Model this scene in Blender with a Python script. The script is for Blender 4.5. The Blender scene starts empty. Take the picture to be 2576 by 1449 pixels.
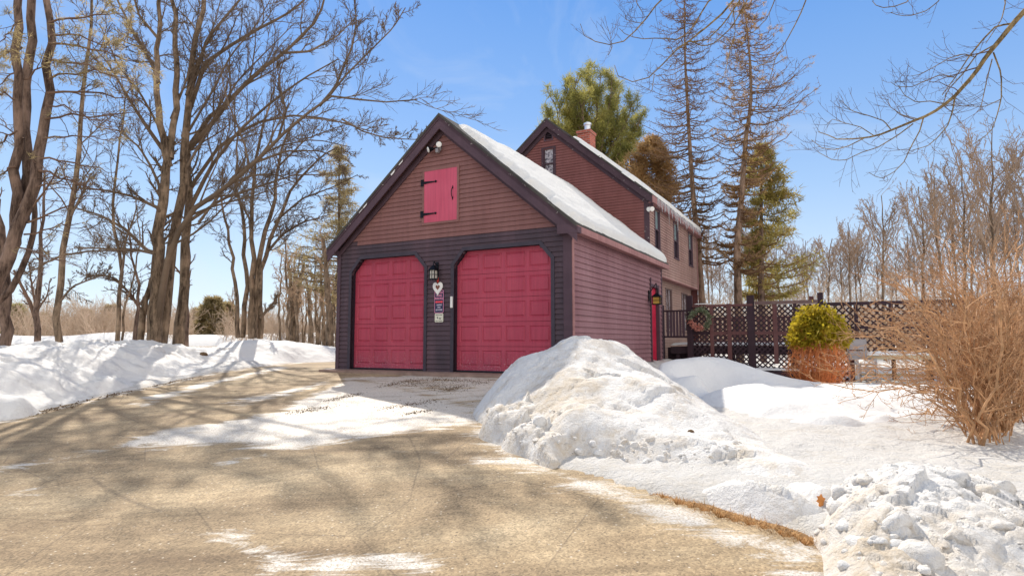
import bpy, math, random, time
import numpy as np
from mathutils import Vector
T0=time.time()
rng=np.random.default_rng(7); random.seed(7)
sc=bpy.context.scene; COL=sc.collection
EYE=1.6
# ---------------------------------------------------------------- camera model
F=1787*.8587; PIT=math.radians(5.0); CX,CY=1288.,724.5
_c,_s=math.cos(PIT),math.sin(PIT)
def ray(x,y):
    dx=(np.asarray(x,float)-CX)/F; dz=-(np.asarray(y,float)-CY)/F
    return np.stack([dx,_c-dz*_s,_s+dz*_c],-1)
def at(x,y,Y):
    "photo pixel at forward distance Y -> world point"
    r=ray(x,y); return r*(np.asarray(Y,float)/r[...,1])[...,None]+np.array([0,0,EYE])
YAW=math.radians(28.3)
U=np.array([math.sin(YAW),math.cos(YAW)]); V=np.array([math.cos(YAW),-math.sin(YAW)])
CF=10.7; A0=-10.40          # garage facade plane, local x origin
ORG=U*CF+V*A0               # world xy of the garage's front left corner
def loc2w(X,Y,Z=0.): p=ORG+V*X+U*Y; return np.array([p[0],p[1],Z])
def sstep(a,b,x): t=np.clip((x-a)/(b-a),0,1); return t*t*(3-2*t)
# ---------------------------------------------------------------- noise
_perm=np.random.default_rng(3).random((256,256))
def vnoise(x,y):
    xi=np.floor(x).astype(int); yi=np.floor(y).astype(int); fx=x-xi; fy=y-yi
    fx=fx*fx*fx*(fx*(fx*6-15)+10); fy=fy*fy*fy*(fy*(fy*6-15)+10)
    g=lambda a,b:_perm[a%256,b%256]
    return (g(xi,yi)*(1-fx)+g(xi+1,yi)*fx)*(1-fy)+(g(xi,yi+1)*(1-fx)+g(xi+1,yi+1)*fx)*fy-.5
def fbm(x,y,o=4,g=.5):
    s=0;a=1
    for i in range(o):
        s=s+a*vnoise(x*2**i+17.3*i,y*2**i+5.1*i); a*=g
    return s
# ---------------------------------------------------------------- terrain
def ground(x,y):
    x=np.asarray(x,float); y=np.asarray(y,float)
    d=CF-(x*U[0]+y*U[1]); a=x*V[0]+y*V[1]-A0
    zf=.95-.085*np.clip(d,0,14)
    zr=np.minimum(zf,.5)
    w=sstep(5.7,8.2,a)
    z=zf*(1-w)+zr*w
    r=np.hypot(x,y)
    z=z+np.clip(r-34,0,200)*.013*sstep(0,1,(y+10)/20)
    return z+.03*fbm(x*.35,y*.35,2)
def hit(x,y,off=0.):
    "photo pixel -> point on the ground"
    r=ray(x,y); t=2.
    lo,hi=1.,120.
    for i in range(50):
        m=(lo+hi)/2; p=r*m
        if p[2]+EYE>ground(p[0],p[1])+off: lo=m
        else: hi=m
    p=r*lo; p[2]+=EYE; return p
# ---------------------------------------------------------------- materials
def new_mat(name):
    m=bpy.data.materials.new(name); m.use_nodes=True; nt=m.node_tree; b=nt.nodes['Principled BSDF']; return m,nt,b
def N(nt,t,**k):
    n=nt.nodes.new(t)
    for a,v in k.items():
        if a in n.inputs: n.inputs[a].default_value=v
        else: setattr(n,a,v)
    return n
def col(c): return (c[0],c[1],c[2],1)
def ramp(nt,src,stops):
    r=nt.nodes.new('ShaderNodeValToRGB'); e=r.color_ramp.elements
    while len(e)<len(stops): e.new(.5)
    for i,(p,c) in enumerate(stops): e[i].position=p; e[i].color=col(c) if not isinstance(c,float) else (c,c,c,1)
    nt.links.new(src,r.inputs[0]); return r.outputs[0]
def mixc(nt,f,a,b,mode='MIX'):
    m=nt.nodes.new('ShaderNodeMix'); m.data_type='RGBA'; m.blend_type=mode
    for s,v in ((0,f),(6,a),(7,b)):
        if isinstance(v,(int,float)): m.inputs[s].default_value=v
        elif isinstance(v,tuple): m.inputs[s].default_value=col(v)
        else: nt.links.new(v,m.inputs[s])
    return m.outputs[2]
def coords(nt,scale=(1,1,1),world=False):
    mp=N(nt,'ShaderNodeMapping'); mp.inputs['Scale'].default_value=scale
    if world:
        g=N(nt,'ShaderNodeNewGeometry'); nt.links.new(g.outputs['Position'],mp.inputs[0])
    else:
        t=N(nt,'ShaderNodeTexCoord'); nt.links.new(t.outputs['Object'],mp.inputs[0])
    return mp.outputs[0]
def noise(nt,vec,scale,detail=4,rough=.55,dist=0):
    n=N(nt,'ShaderNodeTexNoise'); n.inputs['Scale'].default_value=scale; n.inputs['Detail'].default_value=detail
    n.inputs['Roughness'].default_value=rough; n.inputs['Distortion'].default_value=dist
    nt.links.new(vec,n.inputs['Vector']); return n.outputs['Fac']
def bump(nt,b,h,strength,dist):
    bp=N(nt,'ShaderNodeBump'); bp.inputs['Strength'].default_value=strength; bp.inputs['Distance'].default_value=dist
    nt.links.new(h,bp.inputs['Height']); nt.links.new(bp.outputs[0],b.inputs['Normal'])
def simple(name,c,rough=.7,var=.15,scale=6,metal=0,world=False,stretch=(1,1,1),spec=.3):
    m,nt,b=new_mat(name); v=coords(nt,stretch,world); n=noise(nt,v,scale)
    lo=tuple(x*(1-var) for x in c); hi=tuple(min(1,x*(1+var)) for x in c)
    nt.links.new(ramp(nt,n,[(.3,lo),(.7,hi)]),b.inputs['Base Color'])
    b.inputs['Roughness'].default_value=rough; b.inputs['Metallic'].default_value=metal; b.inputs['Specular IOR Level'].default_value=spec
    return m
def boards(name,c,c2,flake=0.,streak=.5,pitch=.1,flakec=(.6,.57,.52)):
    "painted clapboard: board-to-board shifts, weather streaks and worn spots"
    m,nt,b=new_mat(name); v=coords(nt)
    sep=N(nt,'ShaderNodeSeparateXYZ'); nt.links.new(v,sep.inputs[0])
    dv=N(nt,'ShaderNodeMath',operation='DIVIDE'); nt.links.new(sep.outputs[2],dv.inputs[0]); dv.inputs[1].default_value=pitch
    fl=N(nt,'ShaderNodeMath',operation='FLOOR'); nt.links.new(dv.outputs[0],fl.inputs[0])
    wn=N(nt,'ShaderNodeTexWhiteNoise'); wn.noise_dimensions='1D'; nt.links.new(fl.outputs[0],wn.inputs['W'])
    n1=noise(nt,coords(nt,(1,1,.35)),1.3,5,.6); n2=noise(nt,coords(nt,(9,9,.9)),1.2,3,.6)
    base=ramp(nt,n1,[(.3,c),(.72,c2)])
    st=ramp(nt,n2,[(.35,1-.35*streak),(.7,1+.0)])
    base=mixc(nt,1.,base,st,'MULTIPLY')
    rb=ramp(nt,wn.outputs['Value'],[(0.,.88),(1.,1.)])
    base=mixc(nt,1.,base,rb,'MULTIPLY')
    if flake>0:
        n3=noise(nt,coords(nt,(3,3,5)),2.2,6,.7)
        base=mixc(nt,ramp(nt,n3,[(.70-flake,0.),(.73-flake,1.)]),base,flakec)
    nt.links.new(base,b.inputs['Base Color']); b.inputs['Roughness'].default_value=.72; b.inputs['Specular IOR Level'].default_value=.25
    bump(nt,b,noise(nt,coords(nt,(3,3,40)),2,3),.25,.004)
    return m
def snow_mat(name,dirt=0.,dirtc=(.40,.30,.19),grain=1.,tint=(.77,.76,.74),attr=None):
    m,nt,b=new_mat(name); v=coords(nt,world=True)
    n=noise(nt,v,1.1,5,.6); base=ramp(nt,n,[(.3,tuple(x*.95 for x in tint)),(.7,tint)])
    if dirt>0:
        nd=noise(nt,v,2.3,8,.72,.6)
        f=ramp(nt,nd,[(.62-dirt*.25,0.),(.74-dirt*.12,.55)])
        base=mixc(nt,f,base,dirtc)
        ns=noise(nt,v,26,4,.75); fs=ramp(nt,ns,[(.66-dirt*.05,0.),(.72,.75)])
        nb=noise(nt,v,.9,3,.6); fb=ramp(nt,nb,[(.5,0.),(.65,1.)])
        base=mixc(nt,mixc(nt,1.,fs,fb,'MULTIPLY'),base,(.16,.11,.07))
    if attr:
        a=N(nt,'ShaderNodeAttribute',attribute_name=attr)
        na=noise(nt,v,7,7,.75)
        ad=N(nt,'ShaderNodeMath',operation='MULTIPLY_ADD'); nt.links.new(na,ad.inputs[0]); ad.inputs[1].default_value=1.6; ad.inputs[2].default_value=-.8
        s=N(nt,'ShaderNodeMath',operation='ADD'); nt.links.new(ad.outputs[0],s.inputs[0]); nt.links.new(a.outputs['Fac'],s.inputs[1])
        base=mixc(nt,ramp(nt,s.outputs[0],[(.35,0.),(.95,.72)]),base,dirtc)
    nt.links.new(base,b.inputs['Base Color']); b.inputs['Roughness'].default_value=.75; b.inputs['Specular IOR Level'].default_value=.3
    b.inputs['Subsurface Weight'].default_value=0
    nn=noise(nt,v,38,5,.7); n5=noise(nt,v,7,5,.65)
    ad=N(nt,'ShaderNodeMath',operation='MULTIPLY_ADD'); nt.links.new(n5,ad.inputs[0]); ad.inputs[1].default_value=2.; nt.links.new(nn,ad.inputs[2])
    bump(nt,b,ad.outputs[0],.55*grain,.025)
    return m
def bark(name,c,c2,scale=11,st=(1,1,.2),b2=1.):
    m,nt,b=new_mat(name); v=coords(nt,st,True); n=noise(nt,v,scale,8,.75)
    nl=noise(nt,coords(nt,(1,1,1),True),1.7,4,.6)
    base=ramp(nt,n,[(.38,tuple(x*.6 for x in c)),(.62,c2)])
    base=mixc(nt,ramp(nt,nl,[(.52,0.),(.64,.5)]),base,tuple(min(1,x*1.5) for x in c2))
    nt.links.new(base,b.inputs['Base Color']); b.inputs['Roughness'].default_value=.9; b.inputs['Specular IOR Level'].default_value=.1
    bump(nt,b,n,b2,.03); return m
def foliage(name,c1,c2,c3,scale=.9):
    m,nt,b=new_mat(name); v=coords(nt,world=True); n=noise(nt,v,scale,5,.65); n2=noise(nt,v,scale*9,3,.7)
    base=ramp(nt,n,[(.3,c1),(.5,c2),(.72,c3)])
    base=mixc(nt,1.,base,ramp(nt,n2,[(.3,.7),(.7,1.25)]),'MULTIPLY')
    nt.links.new(base,b.inputs['Base Color']); b.inputs['Roughness'].default_value=.65; b.inputs['Specular IOR Level'].default_value=.25
    tr=N(nt,'ShaderNodeBsdfTranslucent'); nt.links.new(base,tr.inputs[0]); mx=N(nt,'ShaderNodeMixShader'); mx.inputs[0].default_value=.62
    out=nt.nodes['Material Output']; nt.links.new(b.outputs[0],mx.inputs[1]); nt.links.new(tr.outputs[0],mx.inputs[2]); nt.links.new(mx.outputs[0],out.inputs[0])
    return m
M={}
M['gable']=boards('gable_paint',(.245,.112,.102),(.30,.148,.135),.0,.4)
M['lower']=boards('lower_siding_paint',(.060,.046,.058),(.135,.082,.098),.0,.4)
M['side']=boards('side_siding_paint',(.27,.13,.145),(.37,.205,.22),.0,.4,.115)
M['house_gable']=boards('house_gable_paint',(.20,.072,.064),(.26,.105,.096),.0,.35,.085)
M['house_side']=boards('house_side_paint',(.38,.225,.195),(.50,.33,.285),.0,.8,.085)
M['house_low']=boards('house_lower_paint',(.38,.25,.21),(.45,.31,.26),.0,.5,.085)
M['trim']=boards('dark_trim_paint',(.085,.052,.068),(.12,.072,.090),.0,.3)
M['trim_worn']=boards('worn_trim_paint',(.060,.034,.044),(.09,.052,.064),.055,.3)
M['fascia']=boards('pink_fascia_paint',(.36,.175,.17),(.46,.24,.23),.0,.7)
M['jamb']=simple('jamb_paint',(.022,.017,.026),.6)
M['trim_band']=simple('door_trim_paint',(.05,.04,.055),.6)
def doorpaint(name,c,c2):
    m,nt,b=new_mat(name); n1=noise(nt,coords(nt,(1,1,.5)),1.1,4,.6); n2=noise(nt,coords(nt,(1,1,1)),14,5,.7); n3=noise(nt,coords(nt,(14,1,.5)),2,3,.6)
    base=ramp(nt,n1,[(.3,c),(.7,c2)])
    base=mixc(nt,ramp(nt,n2,[(.62,0.),(.75,.25)]),base,(.5,.25,.26))
    base=mixc(nt,1.,base,ramp(nt,n3,[(.3,.84),(.7,1.06)]),'MULTIPLY')
    sz=N(nt,'ShaderNodeSeparateXYZ'); nt.links.new(coords(nt),sz.inputs[0]); lowz=ramp(nt,sz.outputs[2],[(0.,0.),(1.,1.)]); mr=N(nt,'ShaderNodeMapRange'); nt.links.new(sz.outputs[2],mr.inputs[0]); mr.inputs[1].default_value=1.45; mr.inputs[2].default_value=1.0
    sp_=ramp(nt,noise(nt,coords(nt,(1,1,1)),30,4,.8),[(.55,0.),(.66,.8)]); dk=ramp(nt,noise(nt,coords(nt,(1,1,.6)),3.5,5,.7),[(.40,0.),(.65,.55)])
    base=mixc(nt,mixc(nt,1.,dk,mr.outputs[0],'MULTIPLY'),base,(.20,.05,.09)); base=mixc(nt,mixc(nt,1.,sp_,mr.outputs[0],'MULTIPLY'),base,(.62,.45,.47))
    nt.links.new(base,b.inputs['Base Color']); b.inputs['Roughness'].default_value=.5; b.inputs['Specular IOR Level'].default_value=.35
    bump(nt,b,n2,.08,.003); return m
M['door']=doorpaint('garage_door_red',(.38,.040,.078),(.47,.068,.108))
M['hatch']=doorpaint('hatch_red',(.50,.065,.115),(.60,.10,.165))
M['reddoor']=simple('side_door_red',(.55,.02,.06),.4,.12)
M['iron']=simple('black_iron',(.012,.013,.018),.45,.3,20,.6)
M['white']=simple('white_paint',(.78,.76,.72),.5,.06)
M['cream']=simple('cream_plate',(.66,.64,.52),.5,.06)
M['navy']=simple('navy_sign',(.03,.03,.075),.4,.1)
M['pink']=simple('pink_print',(.75,.28,.42),.5,.05)
M['redprint']=simple('red_print',(.80,.07,.10),.5,.05)
M['paleprint']=simple('pale_print',(.62,.55,.66),.5,.05)
M['darkprint']=simple('dark_print',(.07,.07,.07),.5,.05)
M['redribbon']=simple('red_ribbon',(.62,.05,.03),.5,.15)
M['grille']=simple('rust_heart',(.22,.09,.06),.7,.2)
M['shingle']=boards('asphalt_shingle',(.055,.05,.045),(.11,.10,.085),.0,.5,.12)
M['snow']=snow_mat('snow_field',.35,(.55,.47,.37),1.)
M['snow_pile']=snow_mat('snow_plowed',.5,(.52,.40,.25),1.6,tint=(.80,.78,.75),attr='dirt')
M['snow_clean']=snow_mat('snow_soft',.0,grain=.8)
M['snow_bank']=snow_mat('snow_bank',.22,(.42,.37,.32),1.2,attr='dirt')
M['snow_cover']=snow_mat('snow_crust',.40,(.52,.46,.37),1.7,tint=(.66,.64,.61),attr='dirt')
def roofsnow():
    m,nt,b=new_mat('snow_roof'); v=coords(nt,world=True); b.inputs['Base Color'].default_value=(.74,.73,.70,1); b.inputs['Roughness'].default_value=.8
    bump(nt,b,noise(nt,v,9,6,.7),.7,.05); return m
M['snow_roof']=roofsnow()
def ice():
    m,nt,b=new_mat('ice'); b.inputs['Base Color'].default_value=(.75,.78,.8,1); b.inputs['Roughness'].default_value=.15
    b.inputs['Transmission Weight'].default_value=.5; b.inputs['IOR'].default_value=1.31; return m
M['ice']=ice()
def soil():
    m,nt,b=new_mat('dead_grass_soil'); v=coords(nt,world=True); n=noise(nt,v,22,6,.7)
    nt.links.new(ramp(nt,n,[(.3,(.14,.07,.025)),(.7,(.36,.21,.09))]),b.inputs['Base Color']); b.inputs['Roughness'].default_value=.95
    bump(nt,b,n,1,.03); return m
M['soil']=soil()
def asphalt():
    m,nt,b=new_mat('salted_asphalt'); v=coords(nt,world=True)
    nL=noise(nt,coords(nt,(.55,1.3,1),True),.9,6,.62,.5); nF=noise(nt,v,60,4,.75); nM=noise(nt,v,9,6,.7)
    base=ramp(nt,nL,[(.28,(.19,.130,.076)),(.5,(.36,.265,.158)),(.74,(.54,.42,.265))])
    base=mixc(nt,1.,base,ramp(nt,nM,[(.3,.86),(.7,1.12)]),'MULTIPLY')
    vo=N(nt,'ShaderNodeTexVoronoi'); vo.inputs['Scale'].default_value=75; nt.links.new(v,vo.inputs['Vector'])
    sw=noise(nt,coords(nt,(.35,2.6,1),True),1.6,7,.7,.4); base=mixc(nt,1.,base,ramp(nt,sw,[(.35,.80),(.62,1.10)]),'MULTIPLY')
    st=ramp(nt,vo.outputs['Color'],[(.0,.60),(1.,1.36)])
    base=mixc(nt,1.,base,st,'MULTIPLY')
    # pale grit and salt grains
    vg=N(nt,'ShaderNodeTexVoronoi'); vg.inputs['Scale'].default_value=22; nt.links.new(v,vg.inputs['Vector'])
    g1=ramp(nt,vg.outputs['Distance'],[(.10,1.),(.20,0.)]); g2=ramp(nt,vg.outputs['Color'],[(.62,0.),(.68,.8)])
    base=mixc(nt,mixc(nt,1.,g1,g2,'MULTIPLY'),base,(.70,.62,.50))
    # dark pits
    g3=ramp(nt,noise(nt,v,34,4,.8),[(.30,.9),(.43,0.)]); base=mixc(nt,g3,base,(.07,.055,.045))
    # hair cracks
    vc=N(nt,'ShaderNodeTexVoronoi'); vc.feature='DISTANCE_TO_EDGE'; vc.inputs['Scale'].default_value=.75
    wv=mixc(nt,1.,v,N(nt,'ShaderNodeTexNoise',Scale=1.7,Detail=9).outputs['Color'],'ADD'); nt.links.new(wv,vc.inputs['Vector'])
    base=mixc(nt,ramp(nt,vc.outputs['Distance'],[(.0,.40),(.008,0.)]),base,(.07,.05,.04))
    # ice film, its extent given per vertex and torn by noise
    a=N(nt,'ShaderNodeAttribute',attribute_name='ice'); ni=noise(nt,coords(nt,(.45,1.3,1),True),2.6,9,.74,1.0)
    mm=N(nt,'ShaderNodeMath',operation='MULTIPLY_ADD'); nt.links.new(ni,mm.inputs[0]); mm.inputs[1].default_value=3.4; mm.inputs[2].default_value=-1.85
    s=N(nt,'ShaderNodeMath',operation='ADD'); nt.links.new(mm.outputs[0],s.inputs[0]); nt.links.new(a.outputs['Fac'],s.inputs[1])
    f=ramp(nt,s.outputs[0],[(.34,0.),(.72,.86)])
    fine=ramp(nt,nF,[(.40,.25),(.54,1.)]); f=mixc(nt,1.,f,fine,'MULTIPLY')
    base=mixc(nt,f,base,(.72,.69,.64))
    nt.links.new(base,b.inputs['Base Color']); 
    rr=ramp(nt,f,[(0.,.85),(1.,.5)]); nt.links.new(rr,b.inputs['Roughness']); b.inputs['Specular IOR Level'].default_value=.3
    ad=N(nt,'ShaderNodeMath',operation='ADD'); nt.links.new(nF,ad.inputs[0]); nt.links.new(nM,ad.inputs[1])
    bump(nt,b,ad.outputs[0],.45,.010); return m
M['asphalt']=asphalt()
M['concrete']=simple('apron_concrete',(.27,.185,.15),.85,.25,5)
M['bark_grey']=bark('bark_grey',(.085,.06,.042),(.30,.215,.145))
M['bark_brown']=bark('bark_brown',(.08,.052,.042),(.24,.165,.125))
M['bark_larch']=bark('bark_larch',(.13,.085,.06),(.34,.23,.16))
M['twig']=simple('twig_bark',(.165,.118,.082),.85,.3,1.2,world=True,spec=.1)
M['twig_dark']=simple('twig_dark',(.16,.10,.07),.85,.3,1.2,world=True,spec=.1)
M['twig_pale']=simple('twig_pale',(.46,.32,.21),.85,.3,.6,world=True,spec=.1)
M['twig_larch']=simple('twig_larch',(.21,.125,.07),.85,.3,.8,world=True,spec=.1)
M['bush_stem']=simple('bush_stem',(.46,.255,.125),.6,.5,9,world=True)
M['twig_wood']=simple('twig_wood',(.34,.245,.175),.9,.25,.5,world=True,spec=.05)
M['brush']=simple('brush_twigs',(.56,.43,.32),.9,.25,.4,world=True,spec=.05)
M['bush_red']=simple('bush_red_stem',(.70,.26,.09),.6,.35,3,world=True)
M['overhang']=bark('bark_overhang',(.13,.085,.035),(.33,.24,.12),30,(1,1,.6),.4)
M['overtwig']=simple('overhang_twig',(.13,.075,.05),.8,.3,4,world=True)
M['pine']=foliage('pine_needles',(.16,.17,.055),(.33,.31,.09),(.50,.43,.14))
M['pine_far']=foliage('far_pine_needles',(.25,.20,.09),(.38,.30,.15),(.50,.40,.22))
M['spruce']=foliage('spruce_needles',(.22,.21,.06),(.38,.31,.09),(.52,.38,.15))
M['brown_needles']=foliage('brown_needles',(.34,.20,.08),(.50,.32,.14),(.62,.43,.21))
M['leaf_yellow']=foliage('rhododendron_leaves',(.13,.13,.012),(.42,.33,.022),(.70,.52,.07),7)
M['wood_deck']=boards('deck_stain',(.036,.020,.028),(.068,.038,.048),.0,.6)
M['wood_red']=boards('deck_stain_red',(.13,.055,.055),(.19,.09,.085),.0,.6)
M['wood_top']=boards('deck_rail_weathered',(.16,.10,.095),(.24,.16,.14),.0,.6)
M['metal_grey']=simple('grey_metal',(.30,.28,.29),.45,.15,6,.2)
M['table_tan']=simple('tan_wood',(.52,.44,.30),.7,.15)
M['flue']=simple('flue_steel',(.70,.72,.75),.35,.1,8,.7)
M['glass_amber']=simple('amber_glass',(.55,.36,.08),.2,.1)
M['lampglass']=simple('lantern_glass',(.55,.52,.45),.2,.1)
M['wreath_green']=foliage('wreath_greens',(.12,.16,.07),(.30,.36,.22),(.55,.58,.44),6)
M['wreath_pink']=simple('wreath_pink',(.52,.22,.17),.7,.3,30)
M['leaf_orange']=simple('oak_leaf',(.55,.22,.06),.8,.2,20)
M['debris']=simple('dirt_litter',(.12,.075,.04),.95,.4,14,world=True)
def brick():
    m,nt,b=new_mat('red_brick'); t=N(nt,'ShaderNodeTexBrick'); t.inputs['Scale'].default_value=1
    t.inputs['Color1'].default_value=(.52,.10,.055,1); t.inputs['Color2'].default_value=(.30,.06,.04,1); t.inputs['Mortar'].default_value=(.40,.22,.17,1)
    t.inputs['Brick Width'].default_value=.2; t.inputs['Row Height'].default_value=.07; t.inputs['Mortar Size'].default_value=.012
    tc=N(nt,'ShaderNodeTexCoord'); sp=N(nt,'ShaderNodeSeparateXYZ'); nt.links.new(tc.outputs['Object'],sp.inputs[0])
    ad=N(nt,'ShaderNodeMath',operation='ADD'); nt.links.new(sp.outputs[0],ad.inputs[0]); nt.links.new(sp.outputs[1],ad.inputs[1])
    cb=N(nt,'ShaderNodeCombineXYZ'); nt.links.new(ad.outputs[0],cb.inputs[0]); nt.links.new(sp.outputs[2],cb.inputs[1]); nt.links.new(cb.outputs[0],t.inputs[0])
    nt.links.new(t.outputs[0],b.inputs['Base Color']); b.inputs['Roughness'].default_value=.85; return m
M['brick']=brick()
def glass(name,c,rough=.05):
    m,nt,b=new_mat(name); b.inputs['Base Color'].default_value=col(c); b.inputs['Roughness'].default_value=rough; b.inputs['Specular IOR Level'].default_value=1.
    b.inputs['Coat Weight'].default_value=1.; b.inputs['Coat Roughness'].default_value=.03; return m
M['glass']=glass('window_glass_painted_sky',(.30,.42,.44))  # upper panes: bright sky reflection painted into the base colour
M['glass_dark']=glass('window_glass_dark',(.02,.02,.03))
def frost():
    m,nt,b=new_mat('curtained_glass'); n=noise(nt,coords(nt,(1,1,1)),7,4,.6,1.5)
    nt.links.new(ramp(nt,n,[(.4,(.06,.05,.06)),(.55,(.42,.38,.40)),(.7,(.5,.47,.48))]),b.inputs['Base Color']); b.inputs['Roughness'].default_value=.15; return m
M['frost']=frost()
# ---------------------------------------------------------------- mesh helpers
def mesh_np(name,verts,faces,mat,parent=None,smooth=False,origin=None,attrs=None):
    "verts (n,3); faces: list of int arrays (m,k)"
    verts=np.asarray(verts,np.float32)
    if origin is not None: verts=verts-np.asarray(origin,np.float32)
    if not isinstance(faces,list): faces=[faces]
    faces=[f for f in faces if len(f)]
    me=bpy.data.meshes.new(name); me.vertices.add(len(verts)); me.vertices.foreach_set('co',verts.ravel())
    loops=np.concatenate([f.ravel() for f in faces]); tot=np.concatenate([np.full(len(f),f.shape[1]) for f in faces])
    st=np.concatenate([[0],np.cumsum(tot)[:-1]])
    me.loops.add(len(loops)); me.loops.foreach_set('vertex_index',loops.astype(np.int32))
    me.polygons.add(len(tot)); me.polygons.foreach_set('loop_start',st.astype(np.int32)); me.polygons.foreach_set('loop_total',tot.astype(np.int32))
    me.polygons.foreach_set('use_smooth',np.full(len(tot),smooth))
    me.update(calc_edges=True)
    if attrs:
        for k,a in attrs.items():
            at_=me.attributes.new(k,'FLOAT','POINT'); at_.data.foreach_set('value',np.asarray(a,np.float32))
    me.materials.append(mat)
    o=bpy.data.objects.new(name,me); COL.objects.link(o)
    if parent is not None: o.parent=parent
    elif origin is not None: o.location=tuple(float(q) for q in origin)
    return o
class MB:
    def __init__(s): s.v=[]; s.f=[]
    def add(s,vs,fs):
        b=len(s.v); s.v.extend([tuple(float(c) for c in p) for p in vs]); s.f.extend([tuple(b+i for i in f) for f in fs]); return s
    def box(s,a,b):
        x0,y0,z0=a; x1,y1,z1=b
        return s.add([(x0,y0,z0),(x1,y0,z0),(x1,y1,z0),(x0,y1,z0),(x0,y0,z1),(x1,y0,z1),(x1,y1,z1),(x0,y1,z1)],
            [(0,3,2,1),(4,5,6,7),(0,1,5,4),(1,2,6,5),(2,3,7,6),(3,0,4,7)])
    def prism(s,poly,y0,y1):
        "polygon in (x,z) extruded along y"
        n=len(poly)
        return s.add([(p[0],y0,p[1]) for p in poly]+[(p[0],y1,p[1]) for p in poly],
            [tuple(range(n)),tuple(range(2*n-1,n-1,-1))]+[(i,i+n,(i+1)%n+n,(i+1)%n) for i in range(n)])
    def prismz(s,poly,z0,z1):
        n=len(poly)
        return s.add([(p[0],p[1],z0) for p in poly]+[(p[0],p[1],z1) for p in poly],
            [tuple(range(n-1,-1,-1)),tuple(range(n,2*n))]+[(i,(i+1)%n,(i+1)%n+n,i+n) for i in range(n)])
    def rod(s,p,q,r0,r1=None,n=8,caps=True):
        r1=r0 if r1 is None else r1
        p=Vector(p); q=Vector(q); d=(q-p).normalized(); a=d.orthogonal().normalized(); b=d.cross(a)
        vs=[p+(a*math.cos(t)+b*math.sin(t))*r0 for t in [i*2*math.pi/n for i in range(n)]]+[q+(a*math.cos(t)+b*math.sin(t))*r1 for t in [i*2*math.pi/n for i in range(n)]]
        fs=[(i,(i+1)%n,(i+1)%n+n,i+n) for i in range(n)]
        if caps: fs+=[tuple(range(n-1,-1,-1)),tuple(range(n,2*n))]
        return s.add(vs,fs)
    def bar(s,p,q,w,t,up=(0,0,1)):
        "rectangular bar from p to q, w across, t thick along up"
        p=Vector(p); q=Vector(q); d=(q-p).normalized(); u=Vector(up); a=d.cross(u).normalized(); b=a.cross(d).normalized()
        vs=[c+a*x*w/2+b*y*t/2 for c in (p,q) for x,y in ((-1,-1),(1,-1),(1,1),(-1,1))]
        return s.add(vs,[(0,1,5,4),(1,2,6,5),(2,3,7,6),(3,0,4,7),(3,2,1,0),(4,5,6,7)])
    def lathe(s,c,prof,n=16,axis='z'):
        vs=[];fs=[]
        for r,h in prof:
            for i in range(n):
                t=i*2*math.pi/n; x,y=r*math.cos(t),r*math.sin(t)
                vs.append((c[0]+x,c[1]+y,c[2]+h) if axis=='z' else (c[0]+x,c[1]+h,c[2]+y))
        for j in range(len(prof)-1):
            for i in range(n): fs.append((j*n+i,j*n+(i+1)%n,(j+1)*n+(i+1)%n,(j+1)*n+i))
        fs+= [tuple(range(n-1,-1,-1)),tuple(range((len(prof)-1)*n,len(prof)*n))]
        return s.add(vs,fs)
    def build(s,name,mat,parent=None,smooth=False,bevel=0):
        me=bpy.data.meshes.new(name); me.from_pydata(s.v,[],s.f); me.materials.append(mat)
        if smooth: me.polygons.foreach_set('use_smooth',[True]*len(me.polygons))
        o=bpy.data.objects.new(name,me); COL.objects.link(o)
        if parent is not None: o.parent=parent
        if bevel:
            b=o.modifiers.new('bevel','BEVEL'); b.width=bevel; b.segments=2; b.limit_method='ANGLE'
        return o
def tag(o,label=None,cat=None,group=None,kind=None):
    if label: o['label']=label
    if cat: o['category']=cat
    if group: o['group']=group
    if kind: o['kind']=kind
    return o
def empty(name,loc,rz,label,cat,group=None):
    o=bpy.data.objects.new(name,None); COL.objects.link(o); o.location=tuple(float(q) for q in loc); o.rotation_euler=(0,0,rz)
    return tag(o,label,cat,group)
def grid_faces(nx,ny):
    i=np.arange(nx-1); j=np.arange(ny-1); I,J=np.meshgrid(i,j,indexing='ij'); a=(I*ny+J).ravel()
    return np.stack([a,a+ny,a+ny+1,a+1],1)
def seg_dist(px,py,poly,closed=True):
    "signed distance to polygon: positive outside"
    n=len(poly); d=np.full(px.shape,1e9); ins=np.zeros(px.shape,bool)
    for i in range(n if closed else n-1):
        ax,ay=poly[i]; bx,by=poly[(i+1)%n]
        ex,ey=bx-ax,by-ay; L=ex*ex+ey*ey+1e-12
        t=np.clip(((px-ax)*ex+(py-ay)*ey)/L,0,1); d=np.minimum(d,np.hypot(px-ax-t*ex,py-ay-t*ey))
        if closed:
            c=((ay>py)!=(by>py))&(px<(bx-ax)*(py-ay)/(by-ay+1e-12)+ax); ins^=c
    return np.where(ins,-d,d) if closed else d
BR=-YAW
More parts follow.
